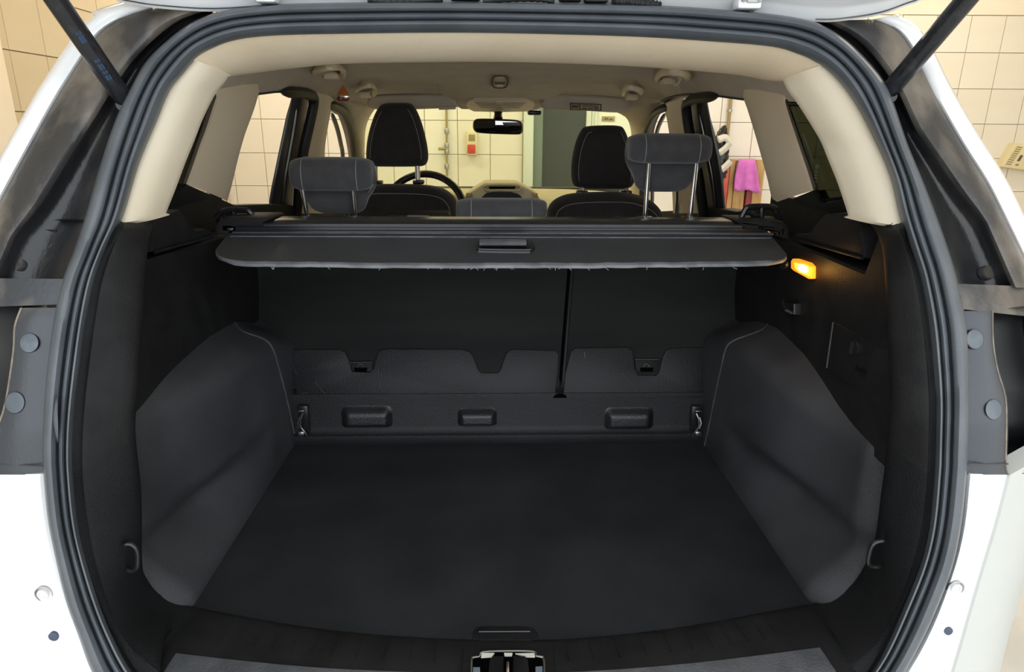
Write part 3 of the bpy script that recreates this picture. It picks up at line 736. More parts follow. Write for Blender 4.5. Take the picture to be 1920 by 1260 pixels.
# centre tongue carrying the overhead console
def tongue(u, v):                                     # v 0 rear .. 1 front
    Y = 2.50+.46*v; hw = .255-.06*v+.02*math.sin(v*3.1)
    z = zc(Y)+.004-.020*v
    return Vector((.015+u*hw, Y, z+.0-.006*(1-min(1, 4*(1-abs(u))))*0))
rows = [[tongue(u, v)+Vector((0, 0, .02*max(0, abs(u)-.8)/.2)) for u in (-1, -.9, -.8, -.4, 0, .4, .8, .9, 1)] for v in [i/10 for i in range(11)]]
rows.append([p+Vector((0, .006, .03)) for p in rows[-1]])
finish('console_panel', loft(rows), M['headliner'], hl, angle=60)
def onroof(x, y, d=0.0): return isect(x, y, lambda P: P.z-(zc(P.y)+.004*(1 if P.y > 2.5 else 0)-.020*max(0, min(1, (P.y-2.5)/.46)))+d, 1.5, 6)
con = finish('overhead_console', plate([onroof(x, y, .006) for x, y in ((873,196),(878,190),(888,187),(940,186.5),(985,187.5),(996,190),(1003,197),(999,205),(990,209.5),(940,210.5),(888,209.5),(878,205))], (0, .0, .012), .004), M['beige_d'], hl)
finish('console_rim', tube([onroof(x, y, .007) for x, y in cr([(874,197),(880,190),(890,187.5),(940,187),(985,188),(996,191),(1002,198)], 4)], .0025, 6), M['beige'], con)
finish('map_lamp', plate([onroof(x, y, .009) for x, y in ((889,192),(986,193),(974,204),(902,203))], (0, 0, .006), .002), M['visor'], con)
finish('lamp_switch', plate([onroof(x, y, .011) for x, y in ((931,191),(943,191),(944,196),(930,196))], (0, 0, .004), .001), M['beige'], con)
finish('console_seam', tube([onroof(905, 199, .010), onroof(970, 199.5, .010)], .0016, 6), M['beige'], con)
finish('console_seam', tube([onroof(917, 207.5, .009), onroof(958, 208, .009)], .0016, 6), M['beige'], con)
# round microphone / belt socket in the roof
mc = onroof(937, 153, .002)
mo = finish('roof_socket', plate([onroof(x, y, .006) for x, y in ((923,151),(925,146),(929,142.5),(946,142.5),(950,146),(952,151),(951,158),(947,164),(927,164),(923,158))], (0, 0, .012), .004), M['visor'], hl)
finish('socket_rim', tube([onroof(x, y, .007) for x, y in cr([(923,151),(925,146),(929,142.5),(946,142.5),(950,146),(952,151),(951,158),(947,164),(927,164),(923,158)], 2, closed=True)], .0028, 6, closed=True), M['print'], mo)
finish('socket_slot', plate([onroof(x, y, .0085) for x, y in ((926,155),(948,155),(946,158.5),(928,158.5))], (0, 0, .004), .001), M['print'], mo)
finish('socket_grid', plate([onroof(x, y, .0085) for x, y in ((930,146),(945,146),(946,152),(929,152))], (0, 0, .004), .001), M['visor'], mo)
finish('socket_tab', plate([onroof(x, y, .0085) for x, y in ((931,161),(944,161),(943,164),(932,164))], (0, 0, .004), .001), M['beige'], mo)
# sun visors
def visor(px, Y, nm_lab, label_px=None):
    poly = [(p.x, p.z) for p in (at(x, y, Y=Y) for x, y in cr(px, 3, closed=True))]
    o = finish('sun_visor', pillow(poly, .05, .016, lambda u, v, w_: Vector((u, Y+w_+(1.6-v)*.25, v))), M['visor'], hl, angle=80)
    o['label'] = nm_lab
    return o
v1 = visor([(692,184),(702,178),(760,176),(838,175),(852,180),(858,192),(855,201),(800,204),(730,206),(694,203),(688,194)], 2.82, 'left folded beige sun visor')
v2 = visor([(1016,192),(1022,178),(1035,174),(1100,177),(1165,181),(1182,187),(1187,196),(1180,206),(1160,211),(1090,207),(1022,204)], 2.82, 'right folded beige sun visor with printed warning label')
finish('visor_clip', plate([at(x, y, Y=2.785) for x, y in ((822,200),(855,199),(854,205),(823,206))], (0, .01, 0), .002), M['visor'], v1)
for px in ((1069,193,1128,195),(1069,204,1128,206),(1069,193,1071,206),(1086,194,1088,205),(1126,194,1128,206),(1092,197,1122,198.5),(1092,201,1100,203),(1103,201,1112,203),(1115,200,1122,203),(1073,197,1084,202)):
    finish('label_line', plate([at(x, y+.035*(x-1069), Y=2.79) for x, y in ((px[0],px[1]),(px[2],px[1]),(px[2],px[3]),(px[0],px[3]))], (0, .008, 0)), M['print'], v2, smooth=False)
# visor pivots
# grab handles
def handle(pts, foot, r, lab):
    P = [Vector(p) for p in pts]
    o = finish('grab_handle', tube([Vector(q) for q in cr([tuple(p) for p in P], 5)], r, 10, flat=.7), M['beige_d'], hl); o['label'] = lab
    bm = bmesh.new(); box(bm, foot, (.045, .05, .022), bev=.008, seg=3); finish('pivot_cover', bm, M['beige_d'], o)
    return o
def zlin(P):
    c_, e_ = zc(P.y), ze(P.y); u = P.x/(sideX(e_)+.012)
    return c_-(c_-e_)*min(1.1, abs(u))**9
def onlin(x, y, d): return isect(x, y, lambda P: P.z-zlin(P)+d, 1.75, 5)
def h3(px): return [onlin(x, y, d) for x, y, d in px]
handle(h3([(591,134,.004),(594,131,.022),(606,128,.028),(624,125,.028),(637,126,.024),(643,132,.018),(642,142,.004)]), onlin(622,142,.008), .011, 'rear left grab handle')
handle(h3([(669,169,.004),(671,166,.018),(680,163,.024),(692,160,.024),(701,163,.02),(704,171,.014),(699,178,.004)]), onlin(686,178,.006), .010, 'front left grab handle')
handle(h3([(1292,146,.004),(1288,141,.022),(1276,136,.028),(1258,133,.028),(1244,135,.024),(1235,141,.018),(1231,148,.004)]), onlin(1252,152,.008), .011, 'rear right grab handle')
handle(h3([(1203,174,.004),(1201,170,.018),(1192,166,.024),(1180,164,.024),(1171,168,.018),(1168,176,.004)]), onlin(1184,182,.006), .010, 'front right grab handle')
p = onlin(1266, 149, .012); finish('coat_hook', tube([p+Vector((-.012, 0, .012)), p+Vector((.008, 0, .014)), p+Vector((.016, 0, 0)), p+Vector((.008, 0, -.014)), p+Vector((-.004, 0, -.012))], .005, 8), M['beige'], hl)
# amber drop ornament hanging by the left centre pillar
t = thing('drop_ornament', 'amber and white teardrop ornament hanging by the left centre pillar', 'ornament', at(643, 190, Y=onlin(643, 158, .012).y))
c0 = onlin(643, 158, .012)
def drop(y0, y1, mt, nm, r0):
    pts = []
    for k in range(9):
        y = y0+(y1-y0)*k/8; tt = (y-158)/(190-158); rad = .022*min(1, tt*1.5)*(1 if tt < .8 else math.sqrt(max(.05, 1-((tt-.8)/.25)**2)))
        p = at(643, y, Y=c0.y); pts.append((p, max(rad, .001)))
    rows = [[p+Vector((math.cos(2*math.pi*k/16)*r, math.sin(2*math.pi*k/16)*r*.35, 0)) for k in range(16)] for p, r in pts]
    finish(nm, loft(rows, closed_v=True, caps=True), mt, t)
drop(159, 177, M['amber'], 'amber_top', 0); drop(177, 182.5, M['chrome'], 'clear_band', 0); drop(182.5, 190, mat('red_brown_glass', (.22, .05, .02), .1), 'red_base', 0)
finish('cord', tube([at(638, 152, Y=c0.y), at(643, 159, Y=c0.y)], .0012, 6), M['beige'], t)
# ================================================================== tailgate and struts
tg = thing('tailgate', 'raised white tailgate above the boot opening, seen from below', 'tailgate', (0, 1.15, 1.66))
E0 = cr([(150,-70,1.08),(190,-28,1.10),(217,0,1.115),(250,9,1.12),(300,16,1.125),(403,22,1.15),(525,14,1.185),(640,12,1.19),(950,10,1.19),(1240,16,1.19),(1400,28,1.185),(1529,41,1.15),(1590,38,1.125),(1651,28,1.12),(1700,11,1.115),(1728,0,1.11),(1765,-32,1.10),(1800,-70,1.08)], 4)
rows = []
A0 = [at(x, y, Y=Y) for x, y, Y in E0]
for dY, dz, sx in ((.05, .03, .995), (.012, .006, 1.0), (0, 0, 1.0), (-.006, .004, 1.0), (-.012, .016, 1.0), (-.02, .02, .998), (-.10, .05, 1.02), (-.30, .16, 1.20), (-.60, .30, 1.24), (-.62, .34, 1.24)):
    rows.append([Vector((p.x*sx, p.y+dY, p.z+dz)) for p in A0])
finish('inner_panel', loft(rows), M['white'], tg, angle=50)
rows = [[p+Vector((0, .0, .09)) for p in rows[0]], [p+Vector((0, 0, .10)) for p in rows[7]], [p+Vector((0, 0, .05)) for p in rows[9]]]
finish('outer_skin', loft(rows), M['white'], tg, solid=.004)
finish('edge_seam', tube([at(x, y-6, Y=Y-.012) for x, y, Y in E0[6:24]], .0012, 6), M['clad_grey'], tg)
finish('edge_seam', tube([at(x, y-5, Y=Y-.012) for x, y, Y in E0[44:62]], .0012, 6), M['clad_grey'], tg)
for (x0, x1, y0, y1) in ((484,520,-14,7),(1377,1424,-4,19)):
    a = at(x0, y1, Y=1.155); b = at(x1, y0, Y=1.155)
    bm = bmesh.new(); box(bm, (a+b)/2, (abs(b.x-a.x), .03, abs(b.z-a.z)), bev=.004); h = finish('hinge', bm, M['white'], tg)
    bm = bmesh.new(); box(bm, (a+b)/2+Vector((.004, -.017, .004)), (abs(b.x-a.x)*.55, .006, abs(b.z-a.z)*.55), bev=.002); finish('hinge_recess', bm, M['bumper'], h)
    for dx in (-.20, .22):
        p = (a+b)/2+Vector((dx*.06, -.021, .004)); finish('hinge_bolt', lathe([(.0045, -.003), (.0045, .002), (.003, .003)], p, (0, -1, 0), 8), M['metal'], h)
# wiring and drain boots between roof and tailgate
def corrugated(px, Y, r, nm):
    pts = [at(x, y, Y=Y) for x, y in cr(px, 14)]
    n = len(pts); finish(nm, tube(pts, lambda t: r*(1+.16*math.sin(t*n*1.6)), 10), M['rubber2'], tg)
corrugated([(1148,2),(1180,4),(1215,8),(1238,13)], 1.165, .0075, 'wiring_boot')
corrugated([(690,0),(730,3),(775,2),(830,-2)], 1.165, .006, 'wiring_boot')
corrugated([(905,2),(960,-1),(1010,-1),(1040,3)], 1.165, .004, 'washer_hose')
for px in ((1048,1090,-8,3),(1095,1140,-9,5),(845,900,-10,1)):
    a = at(px[0], px[3], Y=1.17); b = at(px[1], px[2], Y=1.17)
    bm = bmesh.new(); box(bm, (a+b)/2, (abs(b.x-a.x), .02, abs(b.z-a.z)), bev=.003); finish('wiring_clip', bm, M['rubber2'], tg)
REACH = 2.3
def strut(lo, hi, Ylo, Yhi, lab):
    a = at(*lo, Y=Ylo); b = at(*hi, Y=Yhi); d = (b-a)
    t = thing('gas_strut', lab, 'gas strut', a, group='tailgate gas struts')
    e = a+d*REACH
    finish('cylinder', tube([a+d*.02, a+d*.03, e], .0140, 20), M['strut'], t, angle=60)
    finish('end_socket', lathe([(.006, -.014), (.012, -.010), (.0135, .0), (.0135, .016), (.010, .022)], a-d*.005, d, 18), M['blackg'], t)
    finish('ball_stud', lathe([(.0085, 0), (.0095, .004), (.006, .008), (.006, .02), (.012, .021), (.012, .026)], a+Vector((0, -.006, -.012)), (0, 1, 0), 16), M['blackg'], t)
    bm = bmesh.new(); box(bm, e+Vector((0, 0, .012)), (.05, .06, .025), bev=.006); finish('end_bracket', bm, M['blackg'], t)
    return t, a, d
st, a, d = strut((229,181), (105,0), 1.075, .985, 'black gas strut holding the tailgate, on the left pillar')
side = d.normalized().cross(Vector((0, 1, 0))).normalized()
for k, (t0, wd) in enumerate(((.24, .010), (.31, .005), (.35, .012), (.43, .006), (.63, .014), (.71, .005))):
    n = d.normalized(); p = a+d*t0; vc = (CAM-p); vc = (vc-n*vc.dot(n)).normalized(); p = p+vc*.0139; side = n.cross(vc)
    finish('blue_marking', plate([p-side*.004, p-side*.004+n*wd*.7, p+side*.003+n*wd*.7, p+side*.003], -vc*.003), M['blue'], st, smooth=False)
strut((1671,166), (1811,0), 1.085, .985, 'black gas strut holding the tailgate, on the right pillar')

# ================================================================== boot interior
ring_in = [onopen(ix, iy, .014) for (_, _, ix, iy) in ringpx]
def seal_in(s, z):
    pts = sorted([(p.z, abs(p.x)) for p in ring_in if p.x*s > .30 and p.z < 1.5]); return interp(z, pts)
def sm(t): t = max(0, min(1, t)); return t*t*(3-2*t)
near = [at(x, y, Z=.722) for x, y in cr([(366,1139),(420,1150),(520,1168),(640,1185),(800,1197),(940,1201),(1080,1198),(1240,1182),(1360,1163),(1450,1146),(1507,1136)], 3)]
# stations of the opening frame: inner boundary a, seal edge b, weight w (0 = upright column, 1 = flat sill)
ST_L = [(229,402,300,398,1.12),(222,425,285,428,1.02),(199,470,277,470,.985),(178,530,271,530,.955),(163,607,268,607,.93),(150,700,262,690,.905),(143,765,257,745,.892),(139,830,254,785,.886),(139,890,254,815,.882),(142,930,258,860,.880),(147,973,264,915,.880),(161,1040,266,985,.880),(187,1123,266,1045,.884),(215,1193,272,1085,.892),(253,1260,298,1115,.905),(305,1318,335,1132,.916)]
ST_R = [(1687,402,1608,400,1.12),(1693,428,1640,430,1.02),(1704,465,1655,470,.985),(1723,520,1660,530,.955),(1738,600,1664,600,.93),(1746,670,1667,665,.91),(1752,753,1669,735,.892),(1751,830,1668,790,.886),(1749,890,1664,835,.882),(1746,930,1659,880,.880),(1740,985,1652,930,.880),(1722,1060,1643,1000,.880),(1690,1140,1630,1050,.884),(1657,1215,1606,1090,.892),(1630,1260,1572,1115,.903),(1585,1318,1537,1129,.914)]
def stn(q, w): return tuple(at(q[2], q[3], Y=q[4]))+tuple(onopen(q[0], q[1], .09 if q[1] == 402 else .014))+(w,)
def low(p, w): return tuple(p)+(p.x*1.06, .716, .66, w)
CW = [0]*12+[.08, .25, .5, .8]
stations = [stn(q, w) for q, w in zip(ST_L, CW)]+[low(p, 1) for p in near[::2]]+[stn(q, w) for q, w in reversed(list(zip(ST_R, CW)))]
stations = cr(stations, 4)
SV = [0, .03, .06, .12, .2, .3, .42, .54, .66, .76, .82, .85, .87, .90, .94, 1.0, 1.07]
SILL_DY = [(0, 0), (.06, -.006), (.18, -.018), (.45, -.046), (.62, -.066), (.78, -.084), (.9, -.098), (1, -.104)]
SILL_DZ = [(0, .001), (.06, .004), (.2, .006), (.45, .008), (.62, .008), (.78, .003), (.9, -.014), (1, -.05)]
COL_H = [(0, -.002), (.06, .006), (.2, .010), (.5, .012), (.76, .010), (.85, .008), (.87, -.004), (.92, -.008), (1, -.010)]
def framept(q, v):
    A = Vector(q[:3]); B = Vector(q[3:6]); w = q[6]
    s = -1 if A.x < 0 else 1
    c = A.lerp(B, v)+Vector((-s*.35, -1, 0)).normalized()*interp(v, COL_H)
    d = A+Vector((0, interp(v, SILL_DY), interp(v, SILL_DZ)))
    e = A+Vector((0, SILL_DY[-1][1], SILL_DZ[-1][1]))
    d = d+(B-e)*v*v
    return c.lerp(d, w)
def frame_loft(i0, i1, ret=True):
    rows = []
    for q in stations[i0:i1+1]:
        A = framept(q, 0); s = -1 if A.x < 0 else 1
        r = [A+Vector((s*.05*(1-q[6]), .07*(1-q[6]), -.012*q[6])), A+Vector((s*.008*(1-q[6]), .012*(1-q[6]), -.006*q[6]))]
        rows.append(r+[framept(q, v) for v in SV])
    return loft(rows)
NST = len(stations); IA = 8*4; IB = 15*4+6
def wall_w(Y, z, s=-1):
    p = interp(Y, [(.95, .085), (1.12, .085), (1.25, .03), (1.36, .0), (1.6, 0)])
    q = interp(Y, [(.95, .062), (1.0, .058), (1.05, .047), (1.09, .034), (1.13, .022), (1.2, .010), (1.32, 0), (1.6, 0)])
    B = sm((z-.795)/.075)
    b = .507+sm((z-.718)/.12)*(p*(1-B)+q*B)
    topz = interp(Y, [(.9, 1.085), (1.1, 1.085), (1.3, 1.08), (1.45, 1.065), (1.56, 1.03)])
    if s > 0: topz = interp(Y, [(.9, 1.045), (1.05, 1.05), (1.2, 1.075), (1.35, 1.08), (1.45, 1.065), (1.56, 1.03)])
    k = sm((z-(topz-.085))/.085)
    return b+(.604-b)*k*k
def zbot(Y): return interp(Y, [(.82, .98), (1.0, .99), (1.3, 1.03), (1.62, 1.0)])
def ztop(Y, s): return interp(Y, [(.85, 1.335), (1.05, 1.335), (1.085, 1.257), (1.2, 1.252), (1.62, 1.235)]) if s < 0 else interp(Y, [(.85, 1.335), (1.0, 1.335), (1.03, 1.25), (1.2, 1.25), (1.62, 1.245)])
for s in (-1, 1):
    lab = 'black plastic and carpet side lining of the boot, left side' if s < 0 else 'black boot side lining on the right, carrying the lit amber lamp and access cover'
    t = thing('boot_side_trim', lab, 'side lining', (s*.56, 1.2, .72), group='boot side linings')
    tr = t
    i0, i1, i2 = (0, IA, IB) if s < 0 else (NST-1-IA, NST-1, NST-1-IB)
    finish('opening_trim', frame_loft(i0, i1), M['black'], t, angle=40)
    finish('corner_carpet', frame_loft(IA, IB) if s < 0 else frame_loft(NST-1-IB, NST-1-IA), M['carpet_s'], t, angle=40)
    # moulded carpet over the wheel housing
    rows = []
    for i in range(44):
        z = .712+(1.10-.712)*i/43; r = []
        for k in range(38):
            Y = .865+(1.60-.865)*k/37
            r.append(Vector((s*(wall_w(max(Y, .925), z, s)+max(0, .925-Y)*1.1), Y, z)))
        rows.append(r)
    finish('wheel_housing', loft(rows), M['carpet_w'], t, angle=70)
    # plastic panel above
    rows = []
    Ys = [.88, .90, .93, .96, .985, 1.0, 1.015, 1.03, 1.05, 1.068, 1.085, 1.12, 1.2, 1.3, 1.4, 1.5, 1.62]
    for k in range(10):
        v = k/9; r = []
        for Y0 in Ys:
            z = zbot(Y0)+(ztop(Y0, s)-zbot(Y0))*v
            r.append(Vector((s*(.576+.016*sm((Y0-.95)/.5)), max(Y0, F(z)+.045), z)))
        rows.append(r)
    rows.append([p+Vector((s*.004, 0, .004)) for p in rows[-1]])
    rows.append([p+Vector((s*.07, 0, .000)) for p in rows[-1]])
    finish('upper_panel', loft(rows), M['black'], t, angle=40)
    # dark slot back and raised shelf end above it
    bm = bmesh.new(); box(bm, Vector((s*.662, 1.30, 1.265)), (.02, .62, .12)); finish('slot_back', bm, M['black'], t, smooth=False)
    if s < 0:
        px = [(286,473),(300,469),(350,456),(396,443),(402,436),(386,428),(369,433),(338,393),(318,402),(288,412)]
    else:
        px = [(1620,484),(1600,479),(1550,464),(1500,450),(1484,444),(1490,438),(1516,437),(1544,402),(1580,398),(1612,410)]
    pts = [onX(x, y, s*.588) for x, y in px]
    finish('shelf_end', plate(pts, (s*.05, 0, .0), .005), M['black'], t)
    px2 = [(290,473),(340,459),(398,444)] if s < 0 else [(1617,484),(1550,465),(1500,451)]
    finish('shelf_lip', tube([onX(x, y, s*.587) for x, y in px2], .003, 8), M['black'], t)
    # piping along the front edge of the wheel housing
    pp = [(436,580),(447,606),(462,620),(500,634),(516,652),(528,690),(541,740),(552,790),(559,824)] if s < 0 else [(1444,585),(1430,612),(1402,625),(1372,636),(1357,650),(1347,690),(1336,740),(1324,800),(1316,834)]
    def onhouse(x, y):
        p = isect(x, y, lambda P: s*P.x-wall_w(max(.93, min(1.6, P.y)), P.z, s), 1.0, 2.2)
        return p if 1.3 < p.y < 1.6 else at(x, y, Y=1.5)
    finish('edge_piping', tube([onhouse(x+s*5, y+2)+Vector((-s*.001, -.001, 0)) for x, y in cr(pp, 4)], .0020, 6), M['piping'], t)
    # tie-down loop
    if s < 0: hp = [(234,1022),(243,1020),(254,1027),(258,1040),(257,1062),(250,1070),(238,1070)]
    else: hp = [(1655,1014),(1642,1017),(1634,1025),(1629,1042),(1628,1055),(1634,1062),(1648,1063)]
    pts = [at(x, y, Y=.838) for x, y in cr(hp, 4)]
    pts = [pts[0]+Vector((s*.012, .022, 0))]+pts+[pts[-1]+Vector((s*.012, .022, 0))]
    finish('tie_down_loop', tube(pts, .0034, 8), M['blackg'], t)
rt = tr
# right-hand fittings
PX = .5795
lp = [onX(x, y, PX-.006) for x, y in ((1482,490),(1485,485),(1512,493),(1519,500),(1519,522),(1514,523),(1487,508),(1482,503))]
lens = finish('boot_lamp', plate(lp, (.014, 0, 0), .003), M['amber_lamp'], rt)
finish('lamp_reflector', plate([onX(x, y, PX-.0068) for x, y in ((1488,492),(1509,496),(1516,502),(1516,518),(1499,511),(1490,503))], (.003, 0, 0), .001), M['amber_mid'], lens)
lp = [onX(x, y, PX-.0085) for x, y in ((1495,497),(1504,496),(1512,500),(1514,508),(1510,512),(1500,509),(1495,503))]
finish('lamp_bulb', plate(lp, (.003, 0, 0), .001), M['hot'], lens)
ld = bpy.data.lights.new('boot_lamp_light', 'POINT'); ld.energy = BOOT_LAMP_W; ld.color = (1.0, .50, .10); ld.shadow_soft_size = .012
lo = bpy.data.objects.new('boot_lamp_light', ld); link(lo, rt); lo.location = onX(1508, 505, PX-.022)
# bag hook
p = onX(1474, 577, .578)
finish('bag_hook', tube([onX(1468, 566, .560), onX(1469, 574, .556), onX(1474, 582, .555), onX(1484, 586, .565), onX(1487, 580, .58)], .0035, 8), M['blackg'], rt)
finish('hook_foot', plate([onX(x, y, .572) for x, y in ((1466,565),(1488,570),(1488,590),(1474,588),(1467,576))], (.02, 0, 0), .003), M['blackg'], rt)
# cover peg under the blind
p = onX(1469, 496, .556); finish('blind_peg', lathe([(.003, -.010), (.004, -.004), (.0095, -.003), (.0105, 0), (.0095, .003), (.004, .004)], p, (-1, -.35, 0), 18), M['blackg'], rt)
# access cover
ac = finish('access_cover', plate([onX(x, y, PX-.004) for x, y in ((1563,604),(1668,660),(1669,776),(1552,695),(1550,688))], (.016, 0, 0), .003), M['black'], rt)
c = onX(1606, 652, PX-.006)
k = finish('turn_knob', lathe([(.013, -.004), (.013, .003), (.010, .005), (0, .005)], c, (-1, 0, 0), 20), M['blackg'], ac)
bm = bmesh.new(); box(bm, c+Vector((-.008, 0, 0)), (.008, .006, .022), bev=.002); finish('knob_grip', bm, M['black'], ac)
for i in range(5):
    a = onX(1605+4.5*i, 690+2.6*i, PX-.0058); bm = bmesh.new(); box(bm, a, (.003, .0018, (.012, .006, .010, .012, .010)[i])); finish('embossed_mark', bm, M['clad_dark'], ac, smooth=False)
bm = bmesh.new(); box(bm, onX(1614, 702, PX-.0058), (.003, .002, .008)); finish('embossed_mark', bm, M['clad_dark'], ac, smooth=False)
finish('cover_gap', tube([onX(1562, 604, PX-.004), onX(1550, 690, PX-.004)], .0015, 6), M['clad_grey'], ac)

# ---------------- load floor
bf = thing('boot_floor', 'flat black carpeted load floor of the boot', 'boot floor', (0, 1.2, .70))
NX = 40; rows = []
for i in range(19):
    v = i/18; r = []
    for j in range(len(near)):
        n_ = near[j]; f = Vector((-.503+1.0*(j/(len(near)-1)), 1.508, .722))
        q = n_.lerp(f, v); q.x *= 1.025; r.append(q)
    rows.append(r)
rows.insert(0, [p+Vector((0, -.004, -.018)) for p in rows[0]])
finish('carpet_board', loft(rows), M['carpet'], bf, angle=60)
hp = [(885,1202),(886,1184),(893,1176),(905,1173),(985,1173),(999,1176),(1008,1186),(1010,1202)]
ho = finish('pull_handle', plate([at(x, y, Z=.7235) for x, y in hp], (0, 0, -.008), .002), M['black'], bf)
finish('handle_pocket', plate([at(x, y, Z=.7245) for x, y in ((897,1201),(898,1185),(995,1184),(998,1201))], (0, 0, -.004), .001), M['blackg'], ho)
finish('handle_edge', tube([at(x, y, Z=.726) for x, y in ((898,1184.5),(994,1184))], .0012, 6), M['clad_grey'], ho)
# ---------------- sill trim
sl = thing('sill_trim', 'black ribbed plastic sill trim with tailgate latch at the boot edge', 'sill trim', (0, .78, .70))
def sillpt(u, v):
    """u -1..1 across, v 0 floor edge .. 1 seal"""
    j = (u+1)/2*(len(near)-1); i0 = int(max(0, min(j, len(near)-2))); a = near[i0].lerp(near[i0+1], j-i0)
    return framept(low(a, 1), v)
finish('sill_plate', frame_loft(IB, NST-1-IB), M['black'], sl, angle=60)
for i in range(-13, 14):
    X = i*.0285
    if abs(X) < .075: continue
    u = X/.50
    a, b = sillpt(u, .10), sillpt(u, .46)
    finish('rib', tube([a+Vector((0, 0, .0004)), (a+b)/2+Vector((0, 0, .001)), b+Vector((0, 0, .0006))], .0012, 6), M['black'], sl)
# smooth strip along the rear of the sill, sky sheen put into its colour
for (x0, x1) in ((372, 858), (1042, 1520)):
    rows = []
    for k in range(13):
        x = x0+(x1-x0)*k/12; u = (at(x, 1245, Z=.738).x)/.5
        rows.append([sillpt(u, v)+Vector((0, 0, .0012)) for v in (.60, .66, .72, .78, .84, .90, .95)])
    finish('sill_sheen_strip', loft(rows), M['sill_sheen'], sl)
# latch
Z0 = .7325
lt = finish('latch_base', plate([at(x, y, Z=Z0) for x, y in ((868,1214),(1038,1214),(1042,1330),(862,1330))], (0, 0, -.012), .003), M['black'], sl)
finish('latch_well', plate([at(x, y, Z=Z0+.001) for x, y in ((886,1232),(898,1230),(904,1222),(1000,1222),(1006,1230),(1018,1232),(1021,1240),(1021,1330),(884,1330),(884,1240))], (0, 0, -.004)), M['void'], lt, smooth=False)
finish('latch_frame', tube([at(x, y, Z=Z0+.001) for x, y in cr([(884,1330),(884,1242),(889,1233),(899,1231),(905,1223),(950,1221),(1000,1222),(1005,1230),(1015,1232),(1020,1242),(1021,1330)], 3)], .0016, 8), M['metal'], lt)
for px in (((918,1236),(924,1229),(944,1229),(946,1330),(908,1330)), ((962,1229),(984,1229),(990,1236),(1000,1330),(960,1330))):
    finish('latch_flap', plate([at(x, y, Z=Z0+.006) for x, y in px], (0, 0, -.006), .002), M['black'], lt)
for px in (((903,1224),(927,1224),(922,1231),(902,1232)), ((945,1224),(961,1224),(960,1229),(946,1229)), ((966,1225),(1002,1224),(1003,1231),(987,1231))):
    finish('latch_paint', plate([at(x, y, Z=Z0+.003) for x, y in px], (0, 0, -.002)), M['bagw'], lt, smooth=False)
for px in (((887,1251),(900,1251),(900,1330),(887,1330)), ((1004,1250),(1017,1249),(1018,1330),(1005,1330))):
    finish('latch_window', plate([at(x, y, Z=Z0+.003) for x, y in px], (0, 0, -.002)), mat('pale_blue_metal', (.30, .38, .45), .3, metal=.6), lt, smooth=False)
finish('striker', tube([at(952, 1243, Z=Z0+.008), at(952, 1258, Z=Z0+.01), at(952, 1330, Z=Z0+.01)], .0026, 8), M['chrome'], lt)

# ---------------- hinge cover strip behind the load floor
hs = thing('seat_hinge_cover', 'low black moulded strip between the load floor and the rear seat backs', 'cover strip', (0, 1.52, .72))
rows = []
for z, Y in ((.722, 1.502), (.735, 1.500), (.745, 1.502), (.750, 1.512), (.765, 1.517), (.835, 1.524), (.846, 1.526), (.848, 1.531)):
    rows.append([Vector((-.56+1.12*k/20, Y, z)) for k in range(21)])
finish('strip_panel', loft(rows), M['flap'], hs, angle=50)
for (x0, x1, y0, y1) in ((640,737,757,801),(857,933,762,798),(1130,1228,760,803)):
    a = at(x0, y1, Y=1.52); b = at(x1, y0, Y=1.522)
    rows = []
    for q in range(15):
        v = q/14; z = a.z+(b.z-a.z)*v; Ys_ = interp(z, [(.750, 1.512), (.765, 1.517), (.835, 1.524), (.848, 1.526)]); r = []
        for p_ in range(25):
            u = p_/24; e = sm(u/.16)*sm((1-u)/.16); h = .019*e*sm(v/.18)*sm((1-v)/.42)
            r.append(Vector((a.x+(b.x-a.x)*u, Ys_+.0015-h, z)))
        rows.append(r)
    finish('raised_pad', loft(rows), M['pad'], hs, angle=80)
for (x, s) in ((568, -1), (1306, 1)):
    p = at(x, 798, Y=1.498)
    bm = bmesh.new(); box(bm, p+Vector((0, .014, .006)), (.026, .012, .085), bev=.004); h = finish('hinge_bracket', bm, M['blackg'], hs)
    pts = [p+Vector((-s*.004, -.002, .034)), p+Vector((s*.002, -.006, .02)), p+Vector((s*.004, -.006, .0)), p+Vector((-s*.005, -.004, -.018)), p+Vector((-s*.008, 0, -.034))]
    finish('hinge_wire', tube([Vector(q) for q in cr([tuple(v) for v in pts], 4)], .0022, 6), M['metal'], h)
    pts = [p+Vector((s*.006, .0, .022)), p+Vector((s*.010, -.004, .008)), p+Vector((s*.006, -.004, -.006))]
    finish('hinge_wire', tube(pts, .0018, 6), M['metal'], h)
    bm = bmesh.new(); box(bm, p+Vector((s*.006, .003, -.022)), (.016, .012, .014), bev=.004); finish('hinge_pin', bm, M['metal'], h)
    bm = bmesh.new(); box(bm, p+Vector((0, 0, .04)), (.014, .010, .003), bev=.001); finish('hinge_tab', bm, M['metal'], h)

